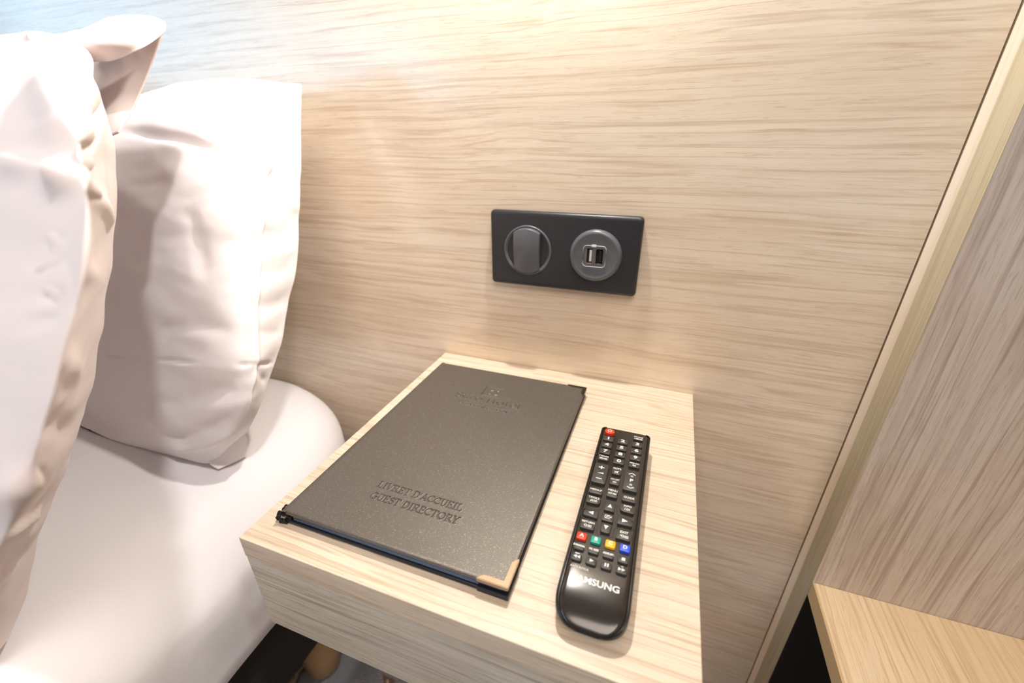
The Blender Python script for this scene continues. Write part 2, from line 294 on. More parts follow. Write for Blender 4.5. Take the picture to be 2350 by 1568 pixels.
N_WB = [[[[-3083,-2009,3090],[-2365,-2408,2842],[-2053,-2592,2704],[-1636,-2863,2533]],0.0022,0.003],[[[-3103,-1785,3114],[-2960,-1900,2933],[-2639,-2114,2742],[-2050,-2540,2514],[-1732,-2780,2409],[-785,-3320,2362]],0.004,0.0045],[[[-2813,-2067,3003],[-2404,-2333,2787],[-2122,-2504,2632]],0.012,-0.009],[[[-1992,-2647,2698],[-1038,-3156,2491],[-1515,-2940,2375]],0.012,-0.007],[[[-1674,-2822,2485],[-1578,-2895,2372],[-780,-3349,2316]],0.006,-0.005],[[[-1379,-3267,2371],[-1071,-3318,2342],[-1205,-3202,2288],[-1331,-3094,2266]],0.006,-0.005],[[[-725,-3370,2313],[-1751,-2820,2168],[-2079,-2616,2050],[-2315,-2476,1949]],0.006,-0.0025],[[[-1312,-3106,2285],[-788,-3354,2307],[-1435,-3020,2248]],0.006,-0.007],[[[-2195,-2428,2429],[-2195,-2472,2207],[-2147,-2578,2015]],0.01,0.001],[[[-1285,-3129,2279],[-1204,-3224,2158],[-774,-3463,2148],[-760,-3520,2062],[-1066,-3461,1882]],0.002,0.0026],[[[-1361,-3077,2238],[-1301,-3167,2108],[-1250,-3262,1983],[-641,-3593,2009],[-699,-3633,1899],[-1112,-3591,1604],[-1158,-3653,1468],[-1317,-3708,1209]],0.0022,0.003],[[[-874,-3462,2125],[-1011,-3464,1989],[-980,-3550,1893],[-1009,-3637,1706],[-1077,-3705,1523]],0.002,0.0024],[[[-767,-3473,2135],[-1323,-3215,1965],[-2251,-2678,1637]],0.008,-0.002],[[[-1013,-3567,1791],[-1337,-3406,1591],[-2175,-3017,1133]],0.01,-0.0025],[[[-786,-3720,1707],[-1491,-3481,1273],[-2339,-3124,727]],0.01,0.0025],[[[-1348,-3743,1134],[-624,-3855,1492],[-2076,-3367,723]],0.007,-0.003],[[[-1798,-3740,642],[-2063,-3597,484],[-2294,-3458,362]],0.005,-0.0035],[[[-2174,-3762,163],[-2210,-3671,214],[-2428,-3541,84]],0.008,0.003]]
N_MW = [[[[-2406,-1596,-600],[-2040,-1773,-485],[-2040,-1572,-784]],0.01,-0.006],[[[-2757,-1120,-600],[-2040,-1660,-338],[-2040,-1678,-695]],0.014,-0.004],[[[-2426,-2787,-600],[-2040,-2818,-514],[-2040,-2583,-807]],0.006,-0.0015],[[[-2040,-2816,-748],[-2040,-2609,-888],[-2040,-2409,-1006]],0.008,-0.002],[[[-2923,-606,-600],[-2448,-1010,-600],[-2040,-1388,-599]],0.01,-0.004],[[[-3324,-452,-600],[-2733,-915,-600],[-2040,-1513,-390]],0.01,0.004],[[[-2040,-2685,-1137],[-2040,-2665,-1532],[-2040,-2686,-1763]],0.012,-0.004],[[[-2040,-3179,-1063],[-2040,-2953,-1176],[-2040,-2698,-1179]],0.02,0.003]]
# ------------------------------------------------------------------ the room
ZF, ZC = -.50, 2.0
structure(box_obj('floor', (-2.6, 1.8, -5.2, .05, ZF-.05, ZF), M_carpet))
structure(box_obj('ceiling', (-2.7, 1.9, -5.3, .15, ZC, ZC+.05), M_wall))
structure(box_obj('wall_back', (-2.7, 1.9, .019, .12, ZF, ZC), M_wall))
structure(box_obj('wall_front', (-2.7, 1.9, -5.3, -5.2, ZF, ZC), M_front_wall))
structure(box_obj('wall_right', (1.8, 1.9, -5.2, .019, ZF, ZC), M_wall))
bm = bmesh.new()
WY0, WY1, WZ0, WZ1 = -5.05, -.8, .45, 1.25
box(bm, -2.7, -2.6, -5.2, WY0, ZF, ZC); box(bm, -2.7, -2.6, WY1, .019, ZF, ZC)
box(bm, -2.7, -2.6, WY0, WY1, ZF, WZ0); box(bm, -2.7, -2.6, WY0, WY1, WZ1, ZC)
structure(put('wall_left', bm2me(bm), M_wall))
bm = bmesh.new()
for y0, y1, z0, z1 in ((WY0, WY1, WZ0, WZ0+.05), (WY0, WY1, WZ1-.05, WZ1), (WY0, WY0+.05, WZ0+.05, WZ1-.05), (WY1-.05, WY1, WZ0+.05, WZ1-.05), (-2.62, -2.58, WZ0+.05, WZ1-.05)):
    box(bm, -2.68, -2.62, y0, y1, z0, z1, .004)
win = structure(put('window_1', bm2me(bm), M_white))
box_obj('pane', (-2.652, -2.648, WY0+.04, -2.61, WZ0+.04, WZ1-.04), M_glass, win)
box_obj('pane', (-2.652, -2.648, -2.59, WY1-.04, WZ0+.04, WZ1-.04), M_glass, win)

# ------------------------------------------------------------------ headboard and right-hand joinery
hb = thing('headboard_panel', (-1.0, .009, ZF), 'wide pale oak headboard panel with horizontal grain behind the bed and nightstand', 'headboard')
box_obj('panel', (-2.3, .3010, 0, .018, ZF, 1.3), M_head, hb)
sp = thing('side_panel', (.7, 0, ZF), 'upright oak panel with vertical grain standing proud at the right of the headboard', 'panel')
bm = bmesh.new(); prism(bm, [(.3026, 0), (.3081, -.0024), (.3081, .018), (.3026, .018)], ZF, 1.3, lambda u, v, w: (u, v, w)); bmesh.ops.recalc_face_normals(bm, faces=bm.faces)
put('edge_strip', bm2me(bm), M_lit_strip, sp, label='narrow chamfered oak strip beside the dark joint, lamplight in its pale colour')
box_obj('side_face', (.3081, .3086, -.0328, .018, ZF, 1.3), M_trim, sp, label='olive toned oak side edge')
box_obj('front_board', (.3086, 1.79, -.0328, .018, -.205, 1.3), M_side, sp)
box_obj('lower_board', (.3086, 1.79, -.0324, .018, ZF, -.2055), M_kneehole_shade, sp, label='board below the desk top, coloured dark for the shade there')
box_obj('joint', (.3010, .3026, .004, .018, ZF, 1.3), M_black, sp, label='dark recessed joint line')
dk = thing('desk', (.7, -.25, ZF), 'pale oak desk top fixed against the side panel at lower right', 'desk')
box_obj('top', (.3106, 1.79, -.55, -.0331, -.2050, -.1842), M_desk, dk, bev=.0006)
box_obj('edge_band', (.3087, .3105, -.55, -.0331, -.2050, -.1842), M_edge, dk, bev=.0004, label='golden oak edge band')
box_obj('end_panel', (1.765, 1.788, -.54, -.0331, ZF, -.2055), M_side, dk)

# ------------------------------------------------------------------ nightstand (wall hung drawer box)
NX0, NX1, NY, NZ = -.1339, .1592, -.2979, -.0915
ns = thing('nightstand', (.0127, -.149, NZ), 'wall hung pale oak nightstand carrying the folder and the remote', 'nightstand')
bm = bmesh.new(); box(bm, NX0, NX1, NY, -.0005, -.018, 0, .0005); put('top', bm2me(bm), M_table, ns)
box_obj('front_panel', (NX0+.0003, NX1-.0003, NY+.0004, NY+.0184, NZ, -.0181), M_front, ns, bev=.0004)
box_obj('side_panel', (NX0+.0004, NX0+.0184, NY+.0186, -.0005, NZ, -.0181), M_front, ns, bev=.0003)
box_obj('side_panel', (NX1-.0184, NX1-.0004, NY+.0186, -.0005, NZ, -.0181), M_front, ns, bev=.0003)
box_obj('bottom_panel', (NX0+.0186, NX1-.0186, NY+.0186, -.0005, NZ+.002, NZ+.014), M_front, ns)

# ------------------------------------------------------------------ bed
def cr(P, u):
    n = len(P); x = u*(n-1); i = np.clip(np.floor(x).astype(int), 0, n-2); f = x-i
    Pe = np.concatenate([[2*P[0]-P[1]], P, [2*P[-1]-P[-2]]])
    a, b, c, d = Pe[i], Pe[i+1], Pe[i+2], Pe[i+3]; f = f.reshape((-1,)+(1,)*(P.ndim-1))
    return .5*((2*b)+(-a+c)*f+(2*a-5*b+4*c-d)*f*f+(-a+3*b-3*c+d)*f**3)
def surf(net, mu, mv):
    P = np.array(net, float)/1e4
    S = cr(P, np.linspace(0, 1, mu)); return np.swapaxes(cr(np.swapaxes(S, 0, 1), np.linspace(0, 1, mv)), 0, 1)
def normals(S):
    du = np.gradient(S, axis=0); dv = np.gradient(S, axis=1); n = np.cross(du, dv)
    return n/np.maximum(np.linalg.norm(n, axis=2, keepdims=True), 1e-9)
def seg_dist(P, pl):
    pl = np.array(pl, float)/1e4
    # smooth the crease path
    if len(pl) > 2: pl = cr(pl, np.linspace(0, 1, 5*len(pl)))
    best = np.full(P.shape[:-1], 1e9); par = np.zeros(P.shape[:-1]); n = len(pl)-1
    for k in range(n):
        a, b = pl[k], pl[k+1]; ab = b-a; t = np.clip(((P-a)@ab)/max(ab@ab, 1e-12), 0, 1)
        d = np.linalg.norm(P-(a+t[..., None]*ab), axis=-1); m = d < best
        best = np.where(m, d, best); par = np.where(m, (k+t)/n, par)
    return best, par
def wrinkle(S, N, W):
    D = np.zeros(S.shape[:2])
    for pl, w, d in W:
        dist, t = seg_dist(S, pl)
        fade = np.clip(np.minimum(t, 1-t)*5+.15, 0, 1) if w > .003 else np.clip(np.minimum(t, 1-t)*12+.3, 0, 1)
        D += d*fade*np.exp(-(dist/w)**2*1.6)
    return S+N*D[..., None]
def vnoise(S, sc, amp, seed):
    out = np.zeros(S.shape[:2])
    flat = S.reshape(-1, 3)
    vals = [mnoise.noise(Vector((p[0]*sc[0]+seed, p[1]*sc[1], p[2]*sc[2]))) for p in flat]
    return np.array(vals).reshape(S.shape[:2])*amp
def pillow(name, net, W, label, tb, thick, seed, loc, back, mat=None, mu=170, mv=170):
    S = surf(net, mu, mv); N = normals(S)
    if N[mu//2, mv//2, 1] > 0: N = -N
    F = wrinkle(S, N, W)
    F = F+N*(vnoise(S, (14, 14, 40), .0022, seed)+vnoise(S, (40, 40, 90), .0006, seed+9))[..., None]
    u = np.linspace(0, 1, mu)[:, None]; v = np.linspace(0, 1, mv)[None, :]
    e = np.minimum(np.minimum(u, 1-u)*mu, np.minimum(1, 1-v)*mv)
    # the back: rim positions carried across, pushed backwards in the middle
    w = (np.sin(np.pi*np.clip(u, 0, 1))**.5)*(np.sin(np.pi/2*np.clip((1-v)*3, 0, 1))**.6)
    B = F.copy(); edge_y = F[:, -1:, 1]; B[..., 1] = edge_y*np.ones_like(v)*w+F[..., 1]*(1-w)+thick*w
    B[..., 1] = np.minimum(np.maximum(B[..., 1], F[..., 1]+.0008), tb)
    sh_ = np.maximum(B[..., 1]-edge_y, 0); B[..., 0] -= (1.9 if isinstance(back, tuple) else back)*sh_; B[..., 2] -= .25*sh_
    if isinstance(back, tuple): B = F+np.array(back)*(w[..., None] if w.ndim == 2 else w)
    B[0] = F[0]; B[-1] = F[-1]; B[:, -1] = F[:, -1]; B[:, 0] = F[:, 0]
    F[..., 2] = np.maximum(F[..., 2], -.0545); B[..., 2] = np.maximum(B[..., 2], -.0545)
    bm = bmesh.new()
    vf = [[bm.verts.new(F[i, j]) for j in range(mv)] for i in range(mu)]
    st = 3
    for i in range(mu-1):
        for j in range(mv-1): bm.faces.new((vf[i][j], vf[i+1][j], vf[i+1][j+1], vf[i][j+1]))
    vb = [[vf[i][j] if (i in (0, mu-1) or j in (0, mv-1)) else bm.verts.new(B[i, j]) for j in range(mv)] for i in range(mu)]
    for i in range(mu-1):
        for j in range(mv-1): bm.faces.new((vb[i][j], vb[i][j+1], vb[i+1][j+1], vb[i+1][j]))
    t = thing(name, loc, label, 'pillow', None)
    o = put('pillowcase', bm2me(bm), mat or M_cotton, t, True); return t, F
def flap(name, net, parent, th=.0009, mat=None, W=(), seed=0, label=None, mu=40, mv=40):
    S = surf(net, mu, mv); N = normals(S)
    if W: S = wrinkle(S, N, W)
    S = S+N*vnoise(S, (60, 60, 60), .0006, seed)[..., None]
    m, n = S.shape[:2]; bm = bmesh.new()
    a = [[bm.verts.new(S[i, j]) for j in range(n)] for i in range(m)]
    b = [[bm.verts.new(S[i, j]+N[i, j]*th) for j in range(n)] for i in range(m)]
    for i in range(m-1):
        for j in range(n-1):
            bm.faces.new((a[i][j], a[i][j+1], a[i+1][j+1], a[i+1][j])); bm.faces.new((b[i][j], b[i+1][j], b[i+1][j+1], b[i][j+1]))
    for i in range(m-1):
        for j in (0, n-1): bm.faces.new((a[i][j], a[i+1][j], b[i+1][j], b[i][j]))
    for j in range(n-1):
        for i in (0, m-1): bm.faces.new((a[i][j], a[i][j+1], b[i][j+1], b[i][j]))
    bmesh.ops.recalc_face_normals(bm, faces=bm.faces)
    return put(name, bm2me(bm), mat or M_cotton, parent, True, label=label)

# mattress in its fitted sheet: rings of a rounded rectangle, inset over the top edge
BX0, BX1, BY0, BY1 = -1.75, -.205, -2.05, -.012
MZ0, MZ1 = -.205, -.0590
def ring_pts(d, n_side=60, n_c=26, r0=.20):
    x0, x1, y0, y1 = BX0+d, BX1-d, BY0+d, BY1-d; r = max(r0-d, .004); pts = []
    def corner(cx, cy, a0): return [(cx+r*math.cos(R(a0+90*i/n_c)), cy+r*math.sin(R(a0+90*i/n_c))) for i in range(n_c+1)]
    pts += corner(x1-r, y1-r, 0); cA = pts[-1]
    def lin(a, b, n): return [(a[0]+(b[0]-a[0])*k/n, a[1]+(b[1]-a[1])*k/n) for k in range(1, n)]
    c2 = corner(x0+r, y1-r, 90); pts += lin(pts[-1], c2[0], n_side)+c2
    c3 = corner(x0+r, y0+r, 180); pts += lin(pts[-1], c3[0], n_side)+c3
    c4 = corner(x1-r, y0+r, 270); pts += lin(pts[-1], c4[0], n_side)+c4
    c1 = (x1, y1-r)
    # denser on the side next to the nightstand, head end
    seg = [(x1, c4[-1][1]+(c1[1]-c4[-1][1])*(1-(1-k/150)**2.2)) for k in range(1, 150)]
    return pts+seg
prof = [(.010, MZ0-.002), (.004, MZ0), (.001, MZ0+.004), (0, MZ0+.02), (-.004, MZ0+.05), (-.004, MZ0+.075)]
rr = .060
for k in range(1, 13):
    a = R(90*k/12); prof.append((-.004+(rr+.02)*(1-math.cos(a)), MZ1-rr+rr*math.sin(a)))
for d in np.linspace(.085, .70, 60)[1:]: prof.append((d, MZ1+.004*math.sin(min(1, (d-.076)/.3)*math.pi/2)))
RG = np.array([[(x, y, z) for x, y in ring_pts(d)] for d, z in prof])
RG = np.concatenate([RG, RG[:, :1]], axis=1)
Nm = normals(RG)
if Nm[-10, 5, 2] < 0: Nm = -Nm
mask = np.linalg.norm(Nm, axis=2) > .5
RG2 = wrinkle(RG, Nm, N_MW)
low = np.clip((MZ1-.04-RG[..., 2])/.06, 0, 1)
nz = np.where((RG[..., 0] > -.9) & (RG[..., 1] > -.9), 1, 0)
amp = vnoise(RG, (9, 9, 14), .0022, 3.3)*nz+vnoise(RG, (30, 22, 10), .0022, 7.7)*low*nz
RG2 = RG2+Nm*amp[..., None]; RG2[:, -1] = RG2[:, 0]
bed = thing('bed', (-1.0, -1.0, ZF), 'bed with a white sheeted mattress on a dark fabric base beside the nightstand', 'bed')
me = grid_me(RG2); bm = bmesh.new(); bm.from_mesh(me); bm.verts.ensure_lookup_table()
n1 = RG2.shape[1]; last = (len(prof)-1)*n1
bm.faces.new([bm.verts[last+i] for i in range(n1-1)])
bmesh.ops.remove_doubles(bm, verts=[v for v in bm.verts], dist=1e-6)
bmesh.ops.recalc_face_normals(bm, faces=bm.faces)
mt = put('mattress', bm2me(bm), M_sheet, bed, True, label='white cotton sheet pulled over the mattress')
bm = bmesh.new()
box(bm, BX0-.01, -.246, BY0-.01, -.012, -.362, MZ0-.003, .012, 3); put('bed_base', bm2me(bm), M_base, bed, True, label='dark grey fabric bed base')
for x, y in ((-.300, -.160), (-1.65, -.160), (-.300, -1.95), (-1.65, -1.95)):
    bm = bmesh.new(); lathe(bm, [(.020, 0), (.024, .006), (.034, .137)], (x, y, ZF), 'z', 40); put('foot', bm2me(bm), M_leg, bed, True, label='tan wooden foot')
tA, _ = pillow('pillow', N_A, N_WA, 'white pillow standing against the headboard, nearest the nightstand', -.003, .045, 1.0, (-.5, -.13, -.06), 1.9)
flap('corner_flap', N_CF, tA, W=(), seed=4, label='hemmed corner of the pillowcase')
tB, _ = pillow('pillow', N_B, N_WB, 'white pillow leaning in front of the other one at far left', .5, .020, 5.0, (-.6, -.28, -.06), (-.095, .018, -.01), M_dimmed_cotton)
flap('case_flap', N_FF, tB, seed=6, mat=M_dimmed_cotton, label='open end of the pillowcase curling over')
flap('inner_flap', N_BF, tB, seed=8, mat=M_dimmed_cotton, label='rear layer of the open pillowcase end')

# ------------------------------------------------------------------ switch and charger plate
SX, SZ = .01197, .1407
sw = thing('socket_plate', (SX, 0, SZ), 'anthracite double wall plate with rocker switch and charging ports above the nightstand', 'switch plate')
bm = bmesh.new(); hw, hh = .0766, .0388
P1 = lambda u, v, w: (SX+u, -w, SZ+v)
def plate_prof():
    rings = []
    for ins, y in ((.0018, 0), (.0004, .0012), (0, .004), (.0002, .0064), (.0010, .0078), (.0024, .0086), (.0045, .0089)):
        rings.append([(SX+u, -y, SZ+v) for u, v in rrect(2*(hw-ins), 2*(hh-ins), max(.0045-ins, .001), 6)])
    return rings
rg = plate_prof(); vr = [[bm.verts.new(p) for p in r] for r in rg]; n = len(vr[0])
for a, b in zip(vr, vr[1:]):
    for i in range(n): bm.faces.new((a[i], a[(i+1) % n], b[(i+1) % n], b[i]))
bm.faces.new(vr[-1]); bm.faces.new(vr[0][::-1]); bmesh.ops.recalc_face_normals(bm, faces=bm.faces)
o = put('plate', bm2me(bm), M_plate, sw, True)
CL = (-.0235, -.0086, .1404); CRR = (.0466, -.0086, .1407)
bm = bmesh.new()
lathe(bm, [(.0256, 0), (.0256, .0010), (.0252, .0018), (.0246, .0021), (.0238, .0019), (.0228, .0006), (.020, -.0006), (.010, -.001), (.0005, -.001)], CL, 'y', 96)
ring = put('switch_ring', bm2me(bm), M_knob, sw, True)
# rocker: barrel, wide 28 mm, clipped by the circle, tilted
bm = bmesh.new(); nu, nv = 25, 41; g = []
for j in range(nv):
    v = -1+2*j/(nv-1); row = []
    for i in range(nu):
        u = -1+2*i/(nu-1); x = u*.0138; hz = math.sqrt(.0233**2-x*x)
        z = v*hz; s = z/.0233
        y = .0066+.0026*(1-u*u)-.0036*s*s+.0028*s*(-1)*-.6
        row.append(bm.verts.new((CL[0]+x, CL[1]-y, CL[2]+z)))
    g.append(row)
bk = [[bm.verts.new((v.co.x, CL[1]+.0002, v.co.z)) for v in row] for row in g]
for j in range(nv-1):
    for i in range(nu-1): bm.faces.new((g[j][i], g[j][i+1], g[j+1][i+1], g[j+1][i])); bm.faces.new((bk[j][i], bk[j+1][i], bk[j+1][i+1], bk[j][i+1]))
for j in range(nv-1):
    for i in (0, nu-1): bm.faces.new((g[j][i], g[j+1][i], bk[j+1][i], bk[j][i]))
for i in range(nu-1):
    for j in (0, nv-1): bm.faces.new((g[j][i], g[j][i+1], bk[j][i+1], bk[j][i]))
bmesh.ops.recalc_face_normals(bm, faces=bm.faces)
rk = put('rocker', bm2me(bm), M_knob, sw, True, label='tall curved rocker')
md = rk.modifiers.new('b', 'BEVEL'); md.width = .0007; md.segments = 3; md.limit_method = 'ANGLE'; md.angle_limit = R(50)
# charger insert with a real recess for its two ports
bm = bmesh.new()
uc, vc = CRR[0]-.0006, CRR[2]
outer = [(.0256, -.0002), (.0256, .0010), (.0253, .0022), (.0247, .0034), (.0238, .0044), (.0227, .0050), (.0216, .0051), (.0206, .0047), (.0198, .0045)]
n = 96; rings = [[bm.verts.new((CRR[0]+r*math.cos(2*math.pi*i/n), CRR[1]-h, CRR[2]+r*math.sin(2*math.pi*i/n))) for i in range(n)] for r, h in outer]
for a, b in zip(rings, rings[1:]):
    for i in range(n): bm.faces.new((a[i], a[(i+1) % n], b[(i+1) % n], b[i]))
ports = [(-.0047, .0070, .0150), (.0050, .0070, .0150)]
YF = CRR[1]-.0045
# face with two rectangular holes: triangle fill
edges = [bm.edges.get((rings[-1][i], rings[-1][(i+1) % n])) for i in range(n)]
prects = []
for dx, w, h in ports:
    q = [bm.verts.new((uc+dx+a, YF, vc+b)) for a, b in rrect(w, h, .0012, 3)]
    edges += [bm.edges.new((q[i], q[(i+1) % len(q)])) for i in range(len(q))]; prects.append(q)
bmesh.ops.triangle_fill(bm, use_beauty=True, use_dissolve=False, edges=edges)
for q in prects:
    q2 = [bm.verts.new((v.co.x, YF+.0045, v.co.z)) for v in q]
    for i in range(len(q)): bm.faces.new((q[i], q[(i+1) % len(q)], q2[(i+1) % len(q)], q2[i]))
    bm.faces.new(q2)
bmesh.ops.recalc_face_normals(bm, faces=bm.faces)
ch = put('charger_insert', bm2me(bm), M_knob, sw, True, label='round charger insert with a rounded rim')
md = ch.modifiers.new('s', 'EDGE_SPLIT'); md.split_angle = R(35)
for k, (dx, w, h) in enumerate(ports):
    bm = bmesh.new(); w2, h2 = w-.0012, h-.0012
    for a in (-1, 1): box(bm, uc+dx+a*(w/2-.0003)-.0003, uc+dx+a*(w/2-.0003)+.0003, YF+.0002, YF+.0044, vc-h2/2, vc+h2/2)
    box(bm, uc+dx-w2/2, uc+dx+w2/2, YF+.0002, YF+.0044, vc-h/2+.0001, vc-h/2+.0008)
    pt_ = put('port', bm2me(bm), M_slot if k else M_metal, ch, label='open charging port')
    box_obj('contact_tongue', (uc+dx-.0002, uc+dx+.0020, YF+.0006, YF+.0044, vc-h/2+.0022, vc+h/2-.0016), M_slot if k else M_white, ch, bev=.0003, label='dark port tongue' if k else 'white port tongue')
    box_obj('port_lip', (uc+dx-.0022, uc+dx+.0022, YF-.0001, YF+.0012, vc-h/2-.0001, vc-h/2+.0010), M_metal, ch, bev=.0001, label='shiny lower lip of the port')
bm = bmesh.new()
path = [(uc+a, YF-.0001, vc+b) for a, b in rrect(.0222, .0206, .0036, 6)]
i0 = 6
pp = [p for p in path]
tube(bm, pp, .00055, 6, True); put('port_outline', bm2me(bm), M_grey, ch, True, label='pale rounded outline round the ports')
box_obj('plug_mark', (uc-.0030, uc+.0014, YF-.0008, YF+.0003, vc+.0093, vc+.0115), M_white, ch, bev=.0002, label='small white plug mark')

# ------------------------------------------------------------------ guest directory folder
FX0, FX1, FY0, FY1 = -.1170, .0535, -.2770, -.0430
fo = thing('folder', (-.03, -.16, 0), 'dark grey leatherette guest directory folder lying closed on the nightstand', 'folder')
TZ = .0108
# debossed lettering as a height field
def bars(x, y0, y1, w): return [('l', x, y0, x, y1, w)]
K, k_, s_ = .17, .085, .075
def ser(x0, x1, y): return [('l', x0, y, x1, y, s_)]
GL = {
 'L': ([('l',.2,0,.2,1,K)]+ser(.02,.38,1)+ser(.02,.62,0)+[('l',.62,0,.62,.24,s_)], .74),
 'I': ([('l',.2,0,.2,1,K)]+ser(.04,.36,1)+ser(.04,.36,0), .44),
 'V': ([('l',.1,1,.38,0,K),('l',.38,0,.66,1,k_)]+ser(-.02,.26,1)+ser(.54,.78,1), .78),
 'R': ([('l',.2,0,.2,1,K),('a',.42,.74,.22,.26,-90,90,K),('l',.2,1,.42,1,k_),('l',.2,.48,.42,.48,k_),('l',.42,.48,.72,0,K)]+ser(.02,.38,0)+ser(.02,.3,1)+ser(.66,.86,0), .86),
 'E': ([('l',.2,0,.2,1,K),('l',.2,1,.6,1,k_),('l',.2,.52,.5,.52,k_),('l',.2,0,.64,0,k_),('l',.6,1,.6,.8,s_),('l',.5,.42,.5,.62,s_),('l',.64,0,.64,.22,s_)]+ser(.02,.3,0)+ser(.02,.3,1), .74),
 'T': ([('l',.38,0,.38,1,K),('l',.04,1,.72,1,k_),('l',.04,1,.04,.78,s_),('l',.72,1,.72,.78,s_)]+ser(.2,.56,0), .78),
 'D': ([('l',.2,0,.2,1,K),('a',.36,.5,.4,.5,-90,90,K),('l',.2,1,.36,1,k_),('l',.2,0,.36,0,k_)]+ser(.02,.3,0)+ser(.02,.3,1), .88),
 "'": ([('l',.1,1,.05,.72,.11)], .2),
 'A': ([('l',.1,0,.38,1,k_),('l',.38,1,.68,0,K),('l',.2,.33,.58,.33,k_)]+ser(-.02,.22,0)+ser(.54,.82,0), .82),
 'C': ([('a',.46,.5,.38,.48,50,310,K),('l',.72,.98,.72,.72,s_)], .82),
 'U': ([('l',.2,1,.2,.33,K),('a',.42,.33,.22,.33,180,360,k_+.04),('l',.64,.33,.64,1,k_)]+ser(.02,.38,1)+ser(.5,.78,1), .84),
 'G': ([('a',.46,.5,.38,.48,50,300,K),('l',.74,.05,.74,.42,K),('l',.72,.98,.72,.72,s_)]+ser(.56,.9,.44), .92),
 'S': ([('a',.34,.75,.22,.24,50,270,.14),('a',.34,.26,.24,.25,-140,90,.14),('l',.54,.98,.54,.76,s_),('l',.1,.02,.1,.24,s_)], .66),
 'O': ([('a',.48,.5,.38,.48,0,360,K)], .96),
 'Y': ([('l',.1,1,.38,.46,K),('l',.66,1,.38,.46,k_),('l',.38,0,.38,.46,K)]+ser(-.02,.26,1)+ser(.54,.8,1)+ser(.2,.56,0), .76),
 'H': ([('l',.2,0,.2,1,K),('l',.72,0,.72,1,K),('l',.2,.5,.72,.5,k_)]+ser(.02,.38,0)+ser(.02,.38,1)+ser(.54,.9,0)+ser(.54,.9,1), .94),
 'u': ([('l',.16,.68,.16,.2,K),('a',.34,.2,.18,.2,180,360,.12),('l',.52,0,.52,.68,K)]+ser(.02,.2,.66)+ser(.38,.56,.66)+ser(.5,.66,0), .68),
 'r': ([('l',.18,0,.18,.68,K),('a',.38,.42,.2,.24,60,180,.12)]+ser(.02,.34,0)+ser(.02,.2,.66), .54),
 'e': ([('a',.32,.34,.25,.33,0,310,.14),('l',.08,.36,.56,.36,k_)], .64),
 'o': ([('a',.34,.34,.26,.33,0,360,.15)], .68),
 't': ([('l',.2,.1,.2,.88,K),('l',.04,.66,.4,.66,k_),('a',.34,.14,.14,.14,180,290,.1)], .46),
 'l': ([('l',.18,0,.18,1.02,K)]+ser(.02,.34,0)+ser(.02,.2,1), .38),
 'B': ([('l',.2,0,.2,1,K),('a',.42,.75,.2,.24,-90,90,.13),('a',.44,.26,.24,.25,-90,90,.13)]+ser(.02,.4,0)+ser(.02,.4,1)+ser(.2,.44,.5), .78),
 'N': ([('l',.2,0,.2,1,.12),('l',.2,1,.7,0,K),('l',.7,0,.7,1,.12)]+ser(.02,.36,0)+ser(.54,.86,1), .9),
 'W': ([('l',.08,1,.3,0,K),('l',.3,0,.5,.9,k_),('l',.5,.9,.7,0,K),('l',.7,0,.92,1,k_)], 1.02),
 ' ': ([], .36)}
def layout(text, x0, x1, y, cap):
    adv = sum(GL[c][1] for c in text); sx = (x1-x0)/adv; x = x0; out = []
    for c in text:
        for st in GL[c][0]:
            if st[0] == 'l': out.append(('l', x+st[1]*sx, y+st[2]*cap, x+st[3]*sx, y+st[4]*cap, st[5]*min(sx, cap)))
            else: out.append(('a', x+st[1]*sx, y+st[2]*cap, st[3]*sx, st[4]*cap, st[5], st[6], st[7]*min(sx, cap)))
        x += GL[c][1]*sx
    return out
def field(X, Y, strokes):
    d = np.full(X.shape, 1.0)
    def seg(ax, ay, bx, by, w):
        pad = w+.0012
        m = (X > min(ax, bx)-pad) & (X < max(ax, bx)+pad) & (Y > min(ay, by)-pad) & (Y < max(ay, by)+pad)
        if not m.any(): return
        xx, yy = X[m], Y[m]; dx, dy = bx-ax, by-ay; t = np.clip(((xx-ax)*dx+(yy-ay)*dy)/max(dx*dx+dy*dy, 1e-14), 0, 1)
        d[m] = np.minimum(d[m], np.hypot(xx-ax-t*dx, yy-ay-t*dy)-w/2)
    for s in strokes:
        if s[0] == 'l': seg(*s[1:])
        else:
            _, cx, cy, rx, ry, a0, a1, w = s; nn = max(4, int(abs(a1-a0)/18))
            pts = [(cx+rx*math.cos(R(a0+(a1-a0)*i/nn)), cy+ry*math.sin(R(a0+(a1-a0)*i/nn))) for i in range(nn+1)]
            for a, b in zip(pts, pts[1:]): seg(*a, *b, w)
    return d
ST1 = layout("LIVRET D'ACCUEIL", -.0665, .0035, -.2350, .0058)+layout('GUEST DIRECTORY', -.0650, .0055, -.2460, .0058)
ST2 = layout('Sure Hotel', -.0690, .0015, -.1035, .0085)+layout('BY BEST WESTERN', -.0600, -.0080, -.1135, .0026)+[('l', -.063, -.1078, -.0075, -.1078, .0007)]
